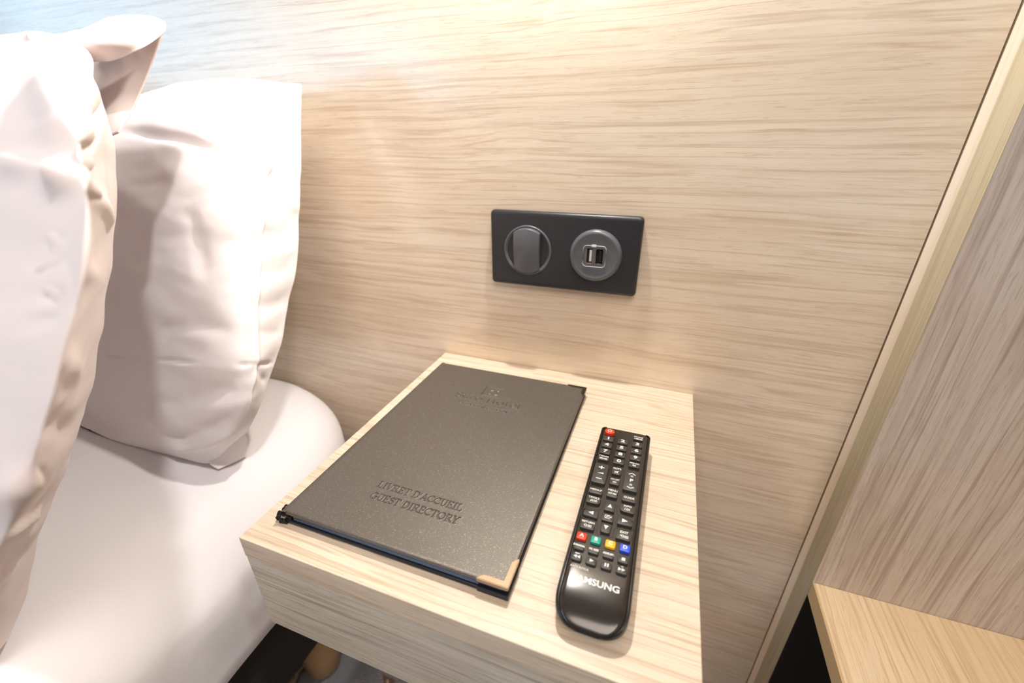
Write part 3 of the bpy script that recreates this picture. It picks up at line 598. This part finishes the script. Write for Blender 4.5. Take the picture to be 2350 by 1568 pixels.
def patch(x0, x1, y0, y1, strokes, step, square=None):
    nx, ny = int((x1-x0)/step)+1, int((y1-y0)/step)+1
    X, Y = np.meshgrid(np.linspace(x0, x1, nx), np.linspace(y0, y1, ny)); d = field(X, Y, strokes)
    sm = lambda t: t*t*(3-2*t)
    Z = -.00075*sm(np.clip((.00010-d)/.00036, 0, 1))+.00012*np.exp(-((d-.0004)/.0003)**2)
    if square:
        a0, a1, b0, b1 = square; q = np.maximum(np.maximum(a0-X, X-a1), np.maximum(b0-Y, Y-b1))
        Z += -.0008*sm(np.clip((.0002-q)/.0006, 0, 1))+.00015*np.exp(-((q-.0005)/.0004)**2)
        cx, cy = (a0+a1)/2, (b0+b1)/2
        for ax, ay, rr_ in ((-.0032, .0036, .0022), (.0032, -.0028, .0026), (-.0034, -.0036, .0014), (.0036, .0036, .0013)):
            Z += .0007*np.exp(-(((X-cx-ax)**2+(Y-cy-ay)**2)/rr_**2)**2)
        Z += .0004*np.exp(-((np.abs(q+.0014))/.0005)**2)*.6
    ex = np.minimum(np.minimum(X-x0, x1-X), np.minimum(Y-y0, y1-Y)); Z *= np.clip(ex/.0008, 0, 1)
    return np.stack([X, Y, TZ+Z], 2)
pA = patch(-.072, .011, -.2500, -.2260, ST1, .00016)
pB = patch(-.074, .006, -.1170, -.0680, ST2, .00018, (-.0445, -.0240, -.0920, -.0735))
bm = bmesh.new()
me1 = grid_me(pA); me2 = grid_me(pB); bm.from_mesh(me1); bm.from_mesh(me2)
def quad(x0, x1, y0, y1):
    vs = [bm.verts.new((x, y, TZ)) for x, y in ((x0, y0), (x1, y0), (x1, y1), (x0, y1))]; bm.faces.new(vs)
e_ = .0022; ax0, ax1, ay0, ay1 = FX0+.006, FX1-e_, FY0+e_, FY1-e_
quad(ax0, ax1, ay0, -.25); quad(ax0, -.072, -.25, -.226); quad(.011, ax1, -.25, -.226)
quad(ax0, ax1, -.226, -.117); quad(ax0, -.074, -.117, -.068); quad(.006, ax1, -.117, -.068); quad(ax0, ax1, -.068, ay1)
# padded edges of the top cover: profile strips round three sides and the rolled spine
def rim(pts_in, pts_out, prof_):
    rows = []
    for (a, b) in zip(pts_in, pts_out): rows.append([bm.verts.new((a[0]+(b[0]-a[0])*t, a[1]+(b[1]-a[1])*t, z)) for t, z in prof_])
    for r1, r2 in zip(rows, rows[1:]):
        for i in range(len(prof_)-1): bm.faces.new((r1[i], r1[i+1], r2[i+1], r2[i]))
ep = [(0, TZ), (.3, TZ-.00005), (.6, TZ-.00025), (.85, TZ-.0007), (1, TZ-.0013), (1.0, TZ-.0020), (.8, TZ-.0024), (-2.5, TZ-.0024)]
rim([(ax0, ay0), (ax1, ay0), (ax1, ay1), (ax0, ay1)], [(ax0, FY0), (FX1, FY0), (FX1, FY1), (ax0, FY1)], ep)
spn = [(ax0-(ax0-FX0)*t, z) for t, z in ((0, TZ), (.35, TZ-.0002), (.7, TZ-.0010), (.92, TZ-.0024), (1, TZ-.0040), (.9, TZ-.0052), (.6, TZ-.0056), (.3, TZ-.0050))]
rows = [[bm.verts.new((x, y, z)) for x, z in spn] for y in (FY0, FY1)]
for i in range(len(spn)-1): bm.faces.new((rows[0][i], rows[0][i+1], rows[1][i+1], rows[1][i]))
bmesh.ops.recalc_face_normals(bm, faces=bm.faces)
for f in bm.faces:
    if f.normal.z < -.2 and f.calc_center_median().z > TZ-.0012: f.normal_flip()
tc_ = put('top_cover', bm2me(bm), M_leather, fo, True, label='dark grey cover with debossed hotel lettering')
md = tc_.modifiers.new('s', 'EDGE_SPLIT'); md.split_angle = R(50)
bm = bmesh.new(); box(bm, FX0+.002, FX1, FY0-.0003, FY1, .0002, .0030, .0010, 3); put('bottom_cover', bm2me(bm), M_inner, fo, True, label='blue black lower cover')
bm = bmesh.new()
box(bm, FX0+.0035, FX0+.0060, FY0+.001, FY1-.001, .0028, .0062, .0006)
box(bm, FX0+.0062, FX0+.0085, FY0+.0006, FY1-.001, .0028, .0054, .0006); put('spine', bm2me(bm), M_inner, fo, label='folded black spine')
nsl = 7
for k in range(nsl):
    z = .0036+k*.00062; bm = bmesh.new(); bw = .0004+.0003*((k*7) % 3)
    y0 = FY0+.0012+.0004*((k*5) % 3)
    vs = [(FX0+.010, y0, z), (FX1-.004-.0005*(k % 3), y0, z-.0003*k*.3), (FX1-.004-.0005*(k % 3), FY1-.004, z-.0003*k*.3), (FX0+.010, FY1-.004, z)]
    lo = [bm.verts.new(p) for p in vs]; hi = [bm.verts.new((p[0], p[1], p[2]+.00036)) for p in vs]
    bm.faces.new(lo[::-1]); bm.faces.new(hi)
    for i in range(4): bm.faces.new((lo[i], lo[(i+1) % 4], hi[(i+1) % 4], hi[i]))
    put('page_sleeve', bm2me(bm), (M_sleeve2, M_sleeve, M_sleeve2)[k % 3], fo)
# elastic cord round the spine, with its twists
bm = bmesh.new(); pts = []
for i in range(61):
    y = FY1+.001+(FY0-FY1-.004)*i/60; pts.append((FX0-.0008, y, .0055+.0004*math.sin(i)))
tube(bm, pts, .0008, 8)
for (yy, zz, xx) in ((FY0-.0010, .0070, FX0+.0002), (FY0-.0014, .0045, FX0-.0004), (FY0+.0065, .0068, FX0-.0010), (FY0+.0040, .0072, FX0-.0002), (FY0-.0012, .0022, FX0+.0012), (FY0+.001, .0062, FX0-.0016)):
    pts = [(xx+.0011*math.cos(a), yy+.0009*math.sin(a), zz+.0008*math.sin(a*1)) for a in [2*math.pi*i/14 for i in range(14)]]
    tube(bm, pts, .0007, 6, True)
tube(bm, [(FX0, FY0-.0012, .0075), (FX0+.001, FY0-.0018, .0045), (FX0+.003, FY0-.0016, .0018), (FX0+.006, FY0-.0006, .0012)], .0009, 8)
put('elastic_cord', bm2me(bm), M_cord, fo, True, label='black knotted elastic cord')
def corner_piece(cx, cy, sx, sy, la, lb, wd, z, mat, lab):
    # L shaped metal strip wrapped round the cover's corner
    pts = [(0, 0), (la, 0), (la-wd*1.1, wd), (wd*1.0, wd), (wd*1.0, lb-wd*1.1), (0, lb)]
    q = [(cx+sx*a, cy+sy*b) for a, b in pts]
    if sx*sy < 0: q = q[::-1]
    bm = bmesh.new(); prism(bm, q, z-.0004, z+.00022, lambda u, v, w: (u, v, w), bev=.00008, seg=1)
    # its side walls
    x0, x1 = sorted((cx, cx+sx*la)); y0, y1 = sorted((cy-sy*.0004, cy+sy*.0001)); box(bm, x0, x1, y0, y1, z-.0026, z)
    x0, x1 = sorted((cx-sx*.0004, cx+sx*.0001)); y0, y1 = sorted((cy, cy+sy*lb)); box(bm, x0, x1, y0, y1, z-.0026, z)
    bmesh.ops.recalc_face_normals(bm, faces=bm.faces)
    return put('corner_protector', bm2me(bm), mat, fo, label=lab)
corner_piece(FX1, FY0, -1, 1, .0195, .0200, .0032, TZ+.0001, M_bronze, 'bronze metal corner')
corner_piece(FX1, FY1, -1, -1, .0195, .0160, .0032, TZ+.0001, plain('darkened_metal', srgb(70, 66, 62), .35, metal=.8), 'dark metal corner')
bm = bmesh.new(); box(bm, FX1-.0195, FX1+.0005, FY0-.0010, FY0+.004, .0001, .0040, .0006); box(bm, FX1-.003, FX1+.0006, FY0-.0008, FY0+.018, .0001, .0038, .0005)
put('lower_corner', bm2me(bm), M_inner, fo, label='dark lower corner guard')

# ------------------------------------------------------------------ television remote control
rc = thing('remote_control', (.101, -.20, 0), 'black television remote control lying right of the folder', 'remote control')
RX, RW = .1010, .0205
def half_w(y, inset=0):
    yb, yf = -.1125, -.2850
    w = RW-.0003*math.sin(max(0, min(1, (-y-.11)/.18))*math.pi)
    r = .0030
    if y > yb-r: w -= r-math.sqrt(max(0, r*r-(r-(yb-y))**2))
    rf, dpt = .0130, .0175
    if y < yf+dpt:
        t = (yf+dpt-y)/dpt; t = min(1, t); w = (w-rf)+rf*math.sqrt(max(0, 1-t**2.6))
    return w-inset
def top_z(y):
    t = (-y-.2470)/.0385
    if t <= 0: return .0170+.0008*math.sin((-y-.11)/.14*math.pi)
    t = min(1, t); return .0072+.0098*max(0, 1-t**2.3)**.60
def bot_z(y):
    t = (-y-.262)/.0235
    if t <= 0: return .0008
    return .0008+.0062*min(1, t)**1.9
YS = sorted(set([-.1125-.003*(1-math.cos(R(a))) for a in (0, 20, 40, 60, 75, 90)]+list(np.linspace(-.118, -.245, 26))+list(np.linspace(-.248, -.2775, 26))+[-.2850+.0072*(1-t)**2 for t in np.linspace(0, 1, 14)]), reverse=True)
bm = bmesh.new(); rings = []
for y in YS:
    w, zt, zb = half_w(y), top_z(y), bot_z(y); zt = max(zt, zb+.0004); zm = zb+(zt-zb)*.45; c = min(.0016, (zt-zb)*.3)
    sec = [(-w+.0012, zt), (-w+.0004, zt-.0002), (-w, zt-.0010), (-w+.0001, zm), (-w+.0008, zb+c), (-w+.0030, zb),
           (w-.0030, zb), (w-.0008, zb+c), (w-.0001, zm), (w, zt-.0010), (w-.0004, zt-.0002), (w-.0012, zt), (w-.0013, zt-.0012), (-w+.0013, zt-.0012)]
    rings.append([bm.verts.new((RX+x, y, z)) for x, z in sec])
for a, b in zip(rings, rings[1:]):
    for i in range(len(a)): bm.faces.new((a[i], a[(i+1) % len(a)], b[(i+1) % len(a)], b[i]))
bm.faces.new(rings[0]); bm.faces.new(rings[-1][::-1]); bmesh.ops.recalc_face_normals(bm, faces=bm.faces)
sh = put('shell', bm2me(bm), M_shell, rc, True); md = sh.modifiers.new('s', 'EDGE_SPLIT'); md.split_angle = R(40)
bm = bmesh.new(); rings = []
for y in YS[2:-1]:
    w, zt = half_w(y)-.0019, top_z(y)
    if w <= 0: continue
    m = 13; sec = []
    for i in range(m):
        u = -1+2*i/(m-1); sec.append((u*w, zt+.0001-.0004*abs(u)**6))
    sec = [(-w, zt-.0012)]+sec+[(w, zt-.0012)]
    rings.append([bm.verts.new((RX+x, y, z)) for x, z in sec])
for a, b in zip(rings, rings[1:]):
    for i in range(len(a)-1): bm.faces.new((a[i], a[i+1], b[i+1], b[i]))
bmesh.ops.recalc_face_normals(bm, faces=bm.faces)
if sum(f.normal.z for f in bm.faces) < 0: bmesh.ops.reverse_faces(bm, faces=bm.faces)
face = put('face_plate', bm2me(bm), M_face, rc, True, label='glossy black brown face')
def key(cx, cy, w, l, h=.0019, mat=None, r=.0009, rs=None, label=None, pts=None, bev=.00035):
    z0 = top_z(cy)-.0003; bm = bmesh.new(); pts = pts or rrect(w, l, r, 4, rs=rs)
    prism(bm, [(cx+u, cy+v) for u, v in pts], z0, z0+h+.0003, lambda u, v, z: (u, v, z), bev=bev, seg=2)
    bmesh.ops.recalc_face_normals(bm, faces=bm.faces)
    b = put('button', bm2me(bm), mat or M_key, rc, True, label=label)
    md = b.modifiers.new('s', 'EDGE_SPLIT'); md.split_angle = R(40)
    return b, z0+h+.0003
def mark(b, me, cx, cy, z):
    me.transform(Matrix.Translation((cx, cy, z))); return put('printing', me, M_print, b)
def shapes(lst):
    """list of ('t', pts) polygons, ('r', cx, cy, w, h), ('o', cx, cy, w, h, line) outlines, in metres, flat and thin"""
    bm = bmesh.new()
    def poly(pts): prism(bm, pts, 0, .00012, lambda u, v, w: (u, v, w))
    def rc_(cx, cy, w, h): poly([(cx-w/2, cy-h/2), (cx+w/2, cy-h/2), (cx+w/2, cy+h/2), (cx-w/2, cy+h/2)])
    for s in lst:
        if s[0] == 't': poly(s[1])
        elif s[0] == 'r': rc_(*s[1:])
        elif s[0] == 'o':
            _, cx, cy, w, h, t = s; rc_(cx, cy+h/2, w+t, t); rc_(cx, cy-h/2, w+t, t); rc_(cx-w/2, cy, t, h-t); rc_(cx+w/2, cy, t, h-t)
        elif s[0] == 's':   # stroke
            _, ax, ay, bx, by, t = s; d = Vector((bx-ax, by-ay)).normalized(); nn = Vector((-d.y, d.x))*t/2
            poly([(ax-nn.x, ay-nn.y), (bx-nn.x, by-nn.y), (bx+nn.x, by+nn.y), (ax+nn.x, ay+nn.y)])
        elif s[0] == 'c':   # arc stroke
            _, cx, cy, r, a0, a1, t = s; nn = 20; pi = [(cx+(r-t/2)*math.cos(R(a0+(a1-a0)*i/nn)), cy+(r-t/2)*math.sin(R(a0+(a1-a0)*i/nn))) for i in range(nn+1)]
            po = [(cx+(r+t/2)*math.cos(R(a0+(a1-a0)*i/nn)), cy+(r+t/2)*math.sin(R(a0+(a1-a0)*i/nn))) for i in range(nn+1)]
            for i in range(nn): poly([pi[i], po[i], po[i+1], pi[i+1]])
    bmesh.ops.recalc_face_normals(bm, faces=bm.faces); return bm2me(bm)
mm = .001
def S_(lst): # scale millimetres
    out = []
    for s in lst:
        if s[0] == 't': out.append(('t', [(a*mm, b*mm) for a, b in s[1]]))
        elif s[0] == 'c': out.append(('c', s[1]*mm, s[2]*mm, s[3]*mm, s[4], s[5], s[6]*mm))
        else: out.append((s[0],)+tuple(v*mm for v in s[1:]))
    return shapes(out)
def txt(b, s, cx, cy, z, size, off=.02):
    me = text_me(s, size, .00006, off); return mark(b, me, cx, cy, z+.00006)
def widen(me, sx):
    me.transform(Matrix.Diagonal((sx, 1, 1, 1))); return me
CX = (.0885, .1002, .1118); PAGE = [('o', 1.0, 0, 1.7, 1.0, .16), ('r', 1.0, .15, 1.1, .14), ('r', 1.0, -.2, 1.1, .14)]
b, z = key(.0882, -.1212, 0, 0, h=.0028, mat=M_red, pts=[(.0042*math.cos(2*math.pi*i/28), .0034*math.sin(2*math.pi*i/28)) for i in range(28)], label='round red power button', bev=.0007)
mark(b, S_([('c', 0, -.05, 1.5, 125, 415, .5), ('s', 0, .2, 0, 2.0, .5)]), .0882, -.1210, z)
b, z = key(CX[2], -.1222, .0078, .0046); txt(b, 'SOURCE', CX[2], -.1208, z, .0019)
mark(b, S_([('o', .4, 0, 2.4, 1.3, .3), ('s', -2.6, 0, .3, 0, .35), ('t', [(.2, .5), (.2, -.5), (.9, 0)]), ('o', 3.0, 0, 1.5, 1.3, .3), ('r', 3.0, 0, .8, .3)]), CX[2]-.0006, -.1233, z)
rows = [(-.1308, '123'), (-.1395, '456'), (-.1481, '789')]
for yy, ds in rows:
    for cx, d in zip(CX, ds):
        b, z = key(cx, yy, .0081, .0060); mark(b, widen(text_me(d, .0044, .00006, .035), 1.45), cx, yy+.0003, z+.00006)
b, z = key(CX[1], -.1567, .0081, .0060); mark(b, widen(text_me('0', .0044, .00006, .035), 1.45), CX[1], -.1564, z+.00006)
b, z = key(CX[0], -.1564, .0081, .0058); txt(b, 'TTX/MIX', CX[0], -.1548, z, .0019); mark(b, S_([('o', -1.6, 0, 2.2, 1.1, .35), ('r', -1.6, 0, 1.4, .25), ('s', -.2, -.7, .5, .7, .25), ('o', 1.7, 0, 2.2, 1.1, .35), ('r', 1.7, 0, .8, .3)]), CX[0], -.1574, z)
b, z = key(CX[2], -.1568, .0081, .0058); txt(b, 'PRE-CH', CX[2], -.1554, z, .0021); mark(b, S_([('o', 0, 0, 2.0, 1.1, .35), ('r', 0, 0, 1.3, .2)]), CX[2], -.1577, z)
b, z = key(.0889, -.1748, .0101, .0215, h=.0022, r=.0013); mark(b, S_([('r', 0, 6.2, 4.2, .9), ('r', 0, 7.25, .9, 1.2), ('r', 0, 5.15, .9, 1.2), ('t', [(2.4, -.6), (2.4, .9), (-2.2, -.4)]), ('r', -.1, -6.0, 4.2, .7)]), .0889, -.1748, z)
b, z = key(.1114, -.1750, .0101, .0215, h=.0022, r=.0013); mark(b, S_([('s', -2.4, 6.0, 0, 7.6, .7), ('s', 2.4, 6.0, 0, 7.6, .7), ('s', -2.4, -6.8, 0, -8.2, .7), ('s', 2.4, -6.8, 0, -8.2, .7), ('o', 0, 4.3, 1.6, 1.3, .22), ('r', 0, 4.3, .8, .3), ('o', 0, -4.6, 1.6, 1.3, .22), ('r', 0, -4.6, .8, .3)]), .1114, -.1750, z)
mark(b, widen(text_me('P', .0040, .00006, .035), 1.2), .1114, -.1752, z+.00006)
b, z = key(CX[1], -.1682, .0066, .0078); txt(b, 'MUTE', CX[1], -.1658, z, .0023)
mark(b, S_([('o', -.9, -.1, .8, 1.1, .3), ('t', [(-.4, .5), (-.4, -.7), (1.0, -1.5), (1.0, 1.3)]), ('s', -1.3, -1.6, 1.5, 1.4, .35)]), CX[1], -.1693, z)
b, z = key(CX[1], -.1796, .0068, .0070); txt(b, 'CH LIST', CX[1], -.1778, z, .0018); mark(b, S_([('o', 0, 0, 2.1, 1.1, .28), ('r', 0, .0, .3, 1.0)]), CX[1], -.1805, z)
b, z = key(.0889, -.1932, .0095, .0060, r=.0012); txt(b, 'MEDIA.P', .0889, -.1925, z, .0022)
b, z = key(CX[1], -.1915, .0075, .0084, r=.0011); txt(b, 'MENU', CX[1], -.1893, z, .0024); mark(b, S_([('o', -1.4, 0, 2.4, 1.1, .3), ('r', -1.8, 0, .2, 1.1), ('r', -1.0, 0, .2, 1.1), ('o', 1.6, 0, 1.9, 1.1, .3), ('r', 1.6, 0, 1.2, .3)]), CX[1], -.1922, z)
b, z = key(.1117, -.1930, .0095, .0060, r=.0012); txt(b, 'GUIDE', .1117, -.1925, z, .0024)
b, z = key(.0889, -.2022, .0095, .0068, rs=(.001, .001, .001, .0028)); txt(b, 'TOOLS', .0889, -.2004, z, .0023); mark(b, S_([('o', -1.1, 0, 1.3, 1.3, .3), ('r', -.9, .5, 1.5, .3), ('o', 1.3, 0, 2.0, 1.2, .3), ('r', 1.3, 0, .3, 1.2)]), .0889, -.2031, z)
b, z = key(.1117, -.2025, .0095, .0068, rs=(.001, .001, .0028, .001)); txt(b, 'INFO', .1117, -.2006, z, .0023); mark(b, S_([('r', -1.5, -.1, .4, 1.2), ('r', -1.5, .9, .4, .4), ('r', -1.5, -.7, 1.0, .2), ('o', .6, 0, 2.0, 1.3, .3), ('r', .6, 0, 1.2, .3)]), .1117, -.2033, z)
b, z = key(CX[1]+.0002, -.2047, .0063, .0078, pts=[(-.0034, -.0039), (.0034, -.0039), (.0029, .0030), (.0020, .0039), (-.0020, .0039), (-.0029, .0030)]); mark(b, S_([('t', [(-1.5, -1.5), (1.5, -1.5), (0, 1.7)])]), CX[1]+.0002, -.2040, z)
b, z = key(CX[1]+.0003, -.2230, .0063, .0078, pts=[(-.0020, -.0039), (.0020, -.0039), (.0030, -.0030), (.0034, .0039), (-.0034, .0039), (-.0030, -.0030)]); mark(b, S_([('t', [(-1.5, 1.5), (0, -1.7), (1.5, 1.5)])]), CX[1]+.0003, -.2225, z)
b, z = key(CX[1]+.0003, -.2142, .0074, .0066, r=.0008); mark(b, S_([('r', -.3, 1.2, 3.4, .4), ('r', -.3, -1.2, 3.4, .4), ('r', -2.0, 0, .4, 2.0), ('s', -.9, 0, 2.1, 0, .45), ('t', [(-.6, .8), (-1.4, 0), (-.6, -.8)]), ('r', 2.1, .4, .4, 1.3)]), CX[1]+.0003, -.2138, z)
b, z = key(.0893, -.2142, .0096, .0060, pts=[(-.0040, -.0030), (.0048, -.0034), (.0048, .0030), (-.0036, .0024), (-.0048, .0010), (-.0048, -.0022)]); mark(b, S_([('t', [(-1.9, 0), (1.4, -1.5), (1.4, 1.5)])]), .0895, -.2139, z)
b, z = key(.1116, -.2138, .0096, .0060, pts=[(-.0048, -.0034), (.0040, -.0030), (.0048, -.0022), (.0048, .0010), (.0036, .0024), (-.0048, .0030)]); mark(b, S_([('t', [(-1.7, 1.5), (-1.7, -1.5), (2.0, 0)])]), .1112, -.2134, z)
b, z = key(.0891, -.2243, .0090, .0070, rs=(.0028, .001, .001, .001)); txt(b, 'RETURN', .0891, -.2223, z, .0022); mark(b, S_([('c', -1.2, 0, .8, -150, 150, .4), ('t', [(-2.6, .2), (-1.6, -.2), (-1.9, .9)]), ('o', 1.3, 0, 2.0, 1.4, .3), ('r', 1.3, 0, 1.2, .35)]), .0891, -.2252, z)
b, z = key(.1119, -.2249, .0090, .0072, rs=(.001, .0028, .001, .001)); txt(b, 'EXIT', .1119, -.2229, z, .0025); mark(b, S_([('o', -.5, .1, 1.1, 1.5, .4), ('t', [(-2.6, .4), (-1.0, -.3), (-1.0, 1.1)]), ('o', 1.8, -.1, 1.9, 1.4, .35), ('r', 1.8, -.1, 1.1, .35)]), .1119, -.2259, z)
C4 = (.0872, .0961, .1050, .1138)
for cx, d, mt_, nm in zip(C4, 'ABCD', (M_red, M_green, M_yellow, M_blue), ('red', 'green', 'yellow', 'blue')):
    b, z = key(cx, -.2338, .0062, .0055, h=.0018, mat=mt_, label=nm+' button', r=.001, bev=.0006); mark(b, widen(text_me(d, .0032, .00006, .04), 1.15), cx, -.2334, z+.00006)
for cx, s in zip(C4[:3], ('E-MANUAL', 'PIC SIZE', 'AD/SUBT.')):
    b, z = key(cx, -.2418, .0063, .0046, h=.0016, bev=.0005); mark(b, widen(text_me(s, .00185, .00006, .045), .78 if s[0] == 'E' else .85), cx, -.2412, z+.00006)
b, z = key(C4[3], -.2422, .0063, .0046, h=.0016, bev=.0005); mark(b, S_([('r', 0, 0, 2.1, 2.0)]), C4[3], -.2419, z)
tri = lambda x, s: ('t', [(x, -1.1), (x+1.9*s, 0), (x, 1.1)] if s > 0 else [(x, 1.1), (x+1.9*s, 0), (x, -1.1)])
for cx, m_ in zip(C4, ([tri(.1, -1), tri(2.1, -1)], [tri(-1.0, 1.25)], [('r', -.75, 0, .9, 2.2), ('r', .75, 0, .9, 2.2)], [tri(-2.1, 1), tri(-.1, 1)])):
    b, z = key(cx, -.2494, .0063, .0048, h=.0016, bev=.0006, r=.0012); mark(b, S_(m_), cx, -.2490, z)
# the raised outline round the four arrow keys
pl = [(.0846, -.2098), (.0920, -.2090), (.0952, -.2065), (.0956, -.2010), (.0975, -.1994), (.1030, -.1994), (.1048, -.2010), (.1052, -.2065), (.1085, -.2090), (.1155, -.2098), (.1172, -.2115), (.1172, -.2165), (.1155, -.2182), (.1095, -.2184), (.1058, -.2205), (.1054, -.2265), (.1038, -.2280), (.0972, -.2280), (.0954, -.2265), (.0950, -.2205), (.0915, -.2184), (.0848, -.2182), (.0836, -.2165), (.0836, -.2112)]
P_ = np.array(pl+pl[:1]); u_ = np.linspace(0, 1, 120)[:-1]; P_ = cr(P_, u_)
bm = bmesh.new(); tube(bm, [(x, y, top_z(y)+.0001) for x, y in P_], .00028, 6, True); put('arrow_outline', bm2me(bm), M_key, rc, True)
# printing on the face: small captions and the maker's name, laid on the curved face
def on_face(me, cx, cy, name, lab=None):
    for v in me.vertices:
        v.co.x += cx; v.co.y += cy; v.co.z = v.co.z+top_z(v.co.y)+.00020
    return put(name, me, M_print, rc, label=lab)
on_face(widen(text_me('AA59-00741A', .0021, .00005, .0), .88), .0902, -.2548, 'printing')
on_face(widen(text_me('REW', .0013, .00005, .03), 1), .0872, -.2459, 'printing'); on_face(text_me('FF', .0013, .00005, .03), .1138, -.2462, 'printing')
on_face(widen(text_me('SAMSUNG', .0052, .00006, .03), 1.12), .1010, -.2612, 'printing', 'white maker lettering')

# ------------------------------------------------------------------ reading lamp just above the frame
rl = thing('reading_lamp', (0, 0, .66), 'small black wall reading lamp on the headboard above the double socket plate', 'lamp')
bm = bmesh.new(); lathe(bm, [(.030, 0), (.030, .006), (.027, .010)], (0, -.0005, .66), 'y', 48); put('mounting_plate', bm2me(bm), M_shell, rl, True)
bm = bmesh.new(); tube(bm, [(0, -.008, .66), (0, -.034, .662), (0, -.044, .652), (0, -.045, .618)], .005, 12); put('arm', bm2me(bm), M_shell, rl, True)
bm = bmesh.new(); n = 48; prf = [(.006, .620), (.018, .618), (.023, .610), (.024, .569), (.0225, .569), (.0215, .607), (.006, .613)]
rings = [[bm.verts.new((r*math.cos(2*math.pi*i/n), -.045+r*math.sin(2*math.pi*i/n), z)) for i in range(n)] for r, z in prf]
for a, b_ in zip(rings, rings[1:]):
    for i in range(n): bm.faces.new((a[i], a[(i+1) % n], b_[(i+1) % n], b_[i]))
bm.faces.new(rings[0]); bm.faces.new(rings[-1][::-1]); put('shade', bm2me(bm), M_shell, rl, True)
# ceiling downlight body
cl = thing('ceiling_light', (.50, -1.50, ZC), 'flat round ceiling light in the room', 'ceiling light')
bm = bmesh.new(); lathe(bm, [(.79, -.001), (.79, -.06), (.77, -.06), (.77, -.03)], (.50, -1.50, ZC), 'z', 64); put('rim', bm2me(bm), M_white, cl, True)
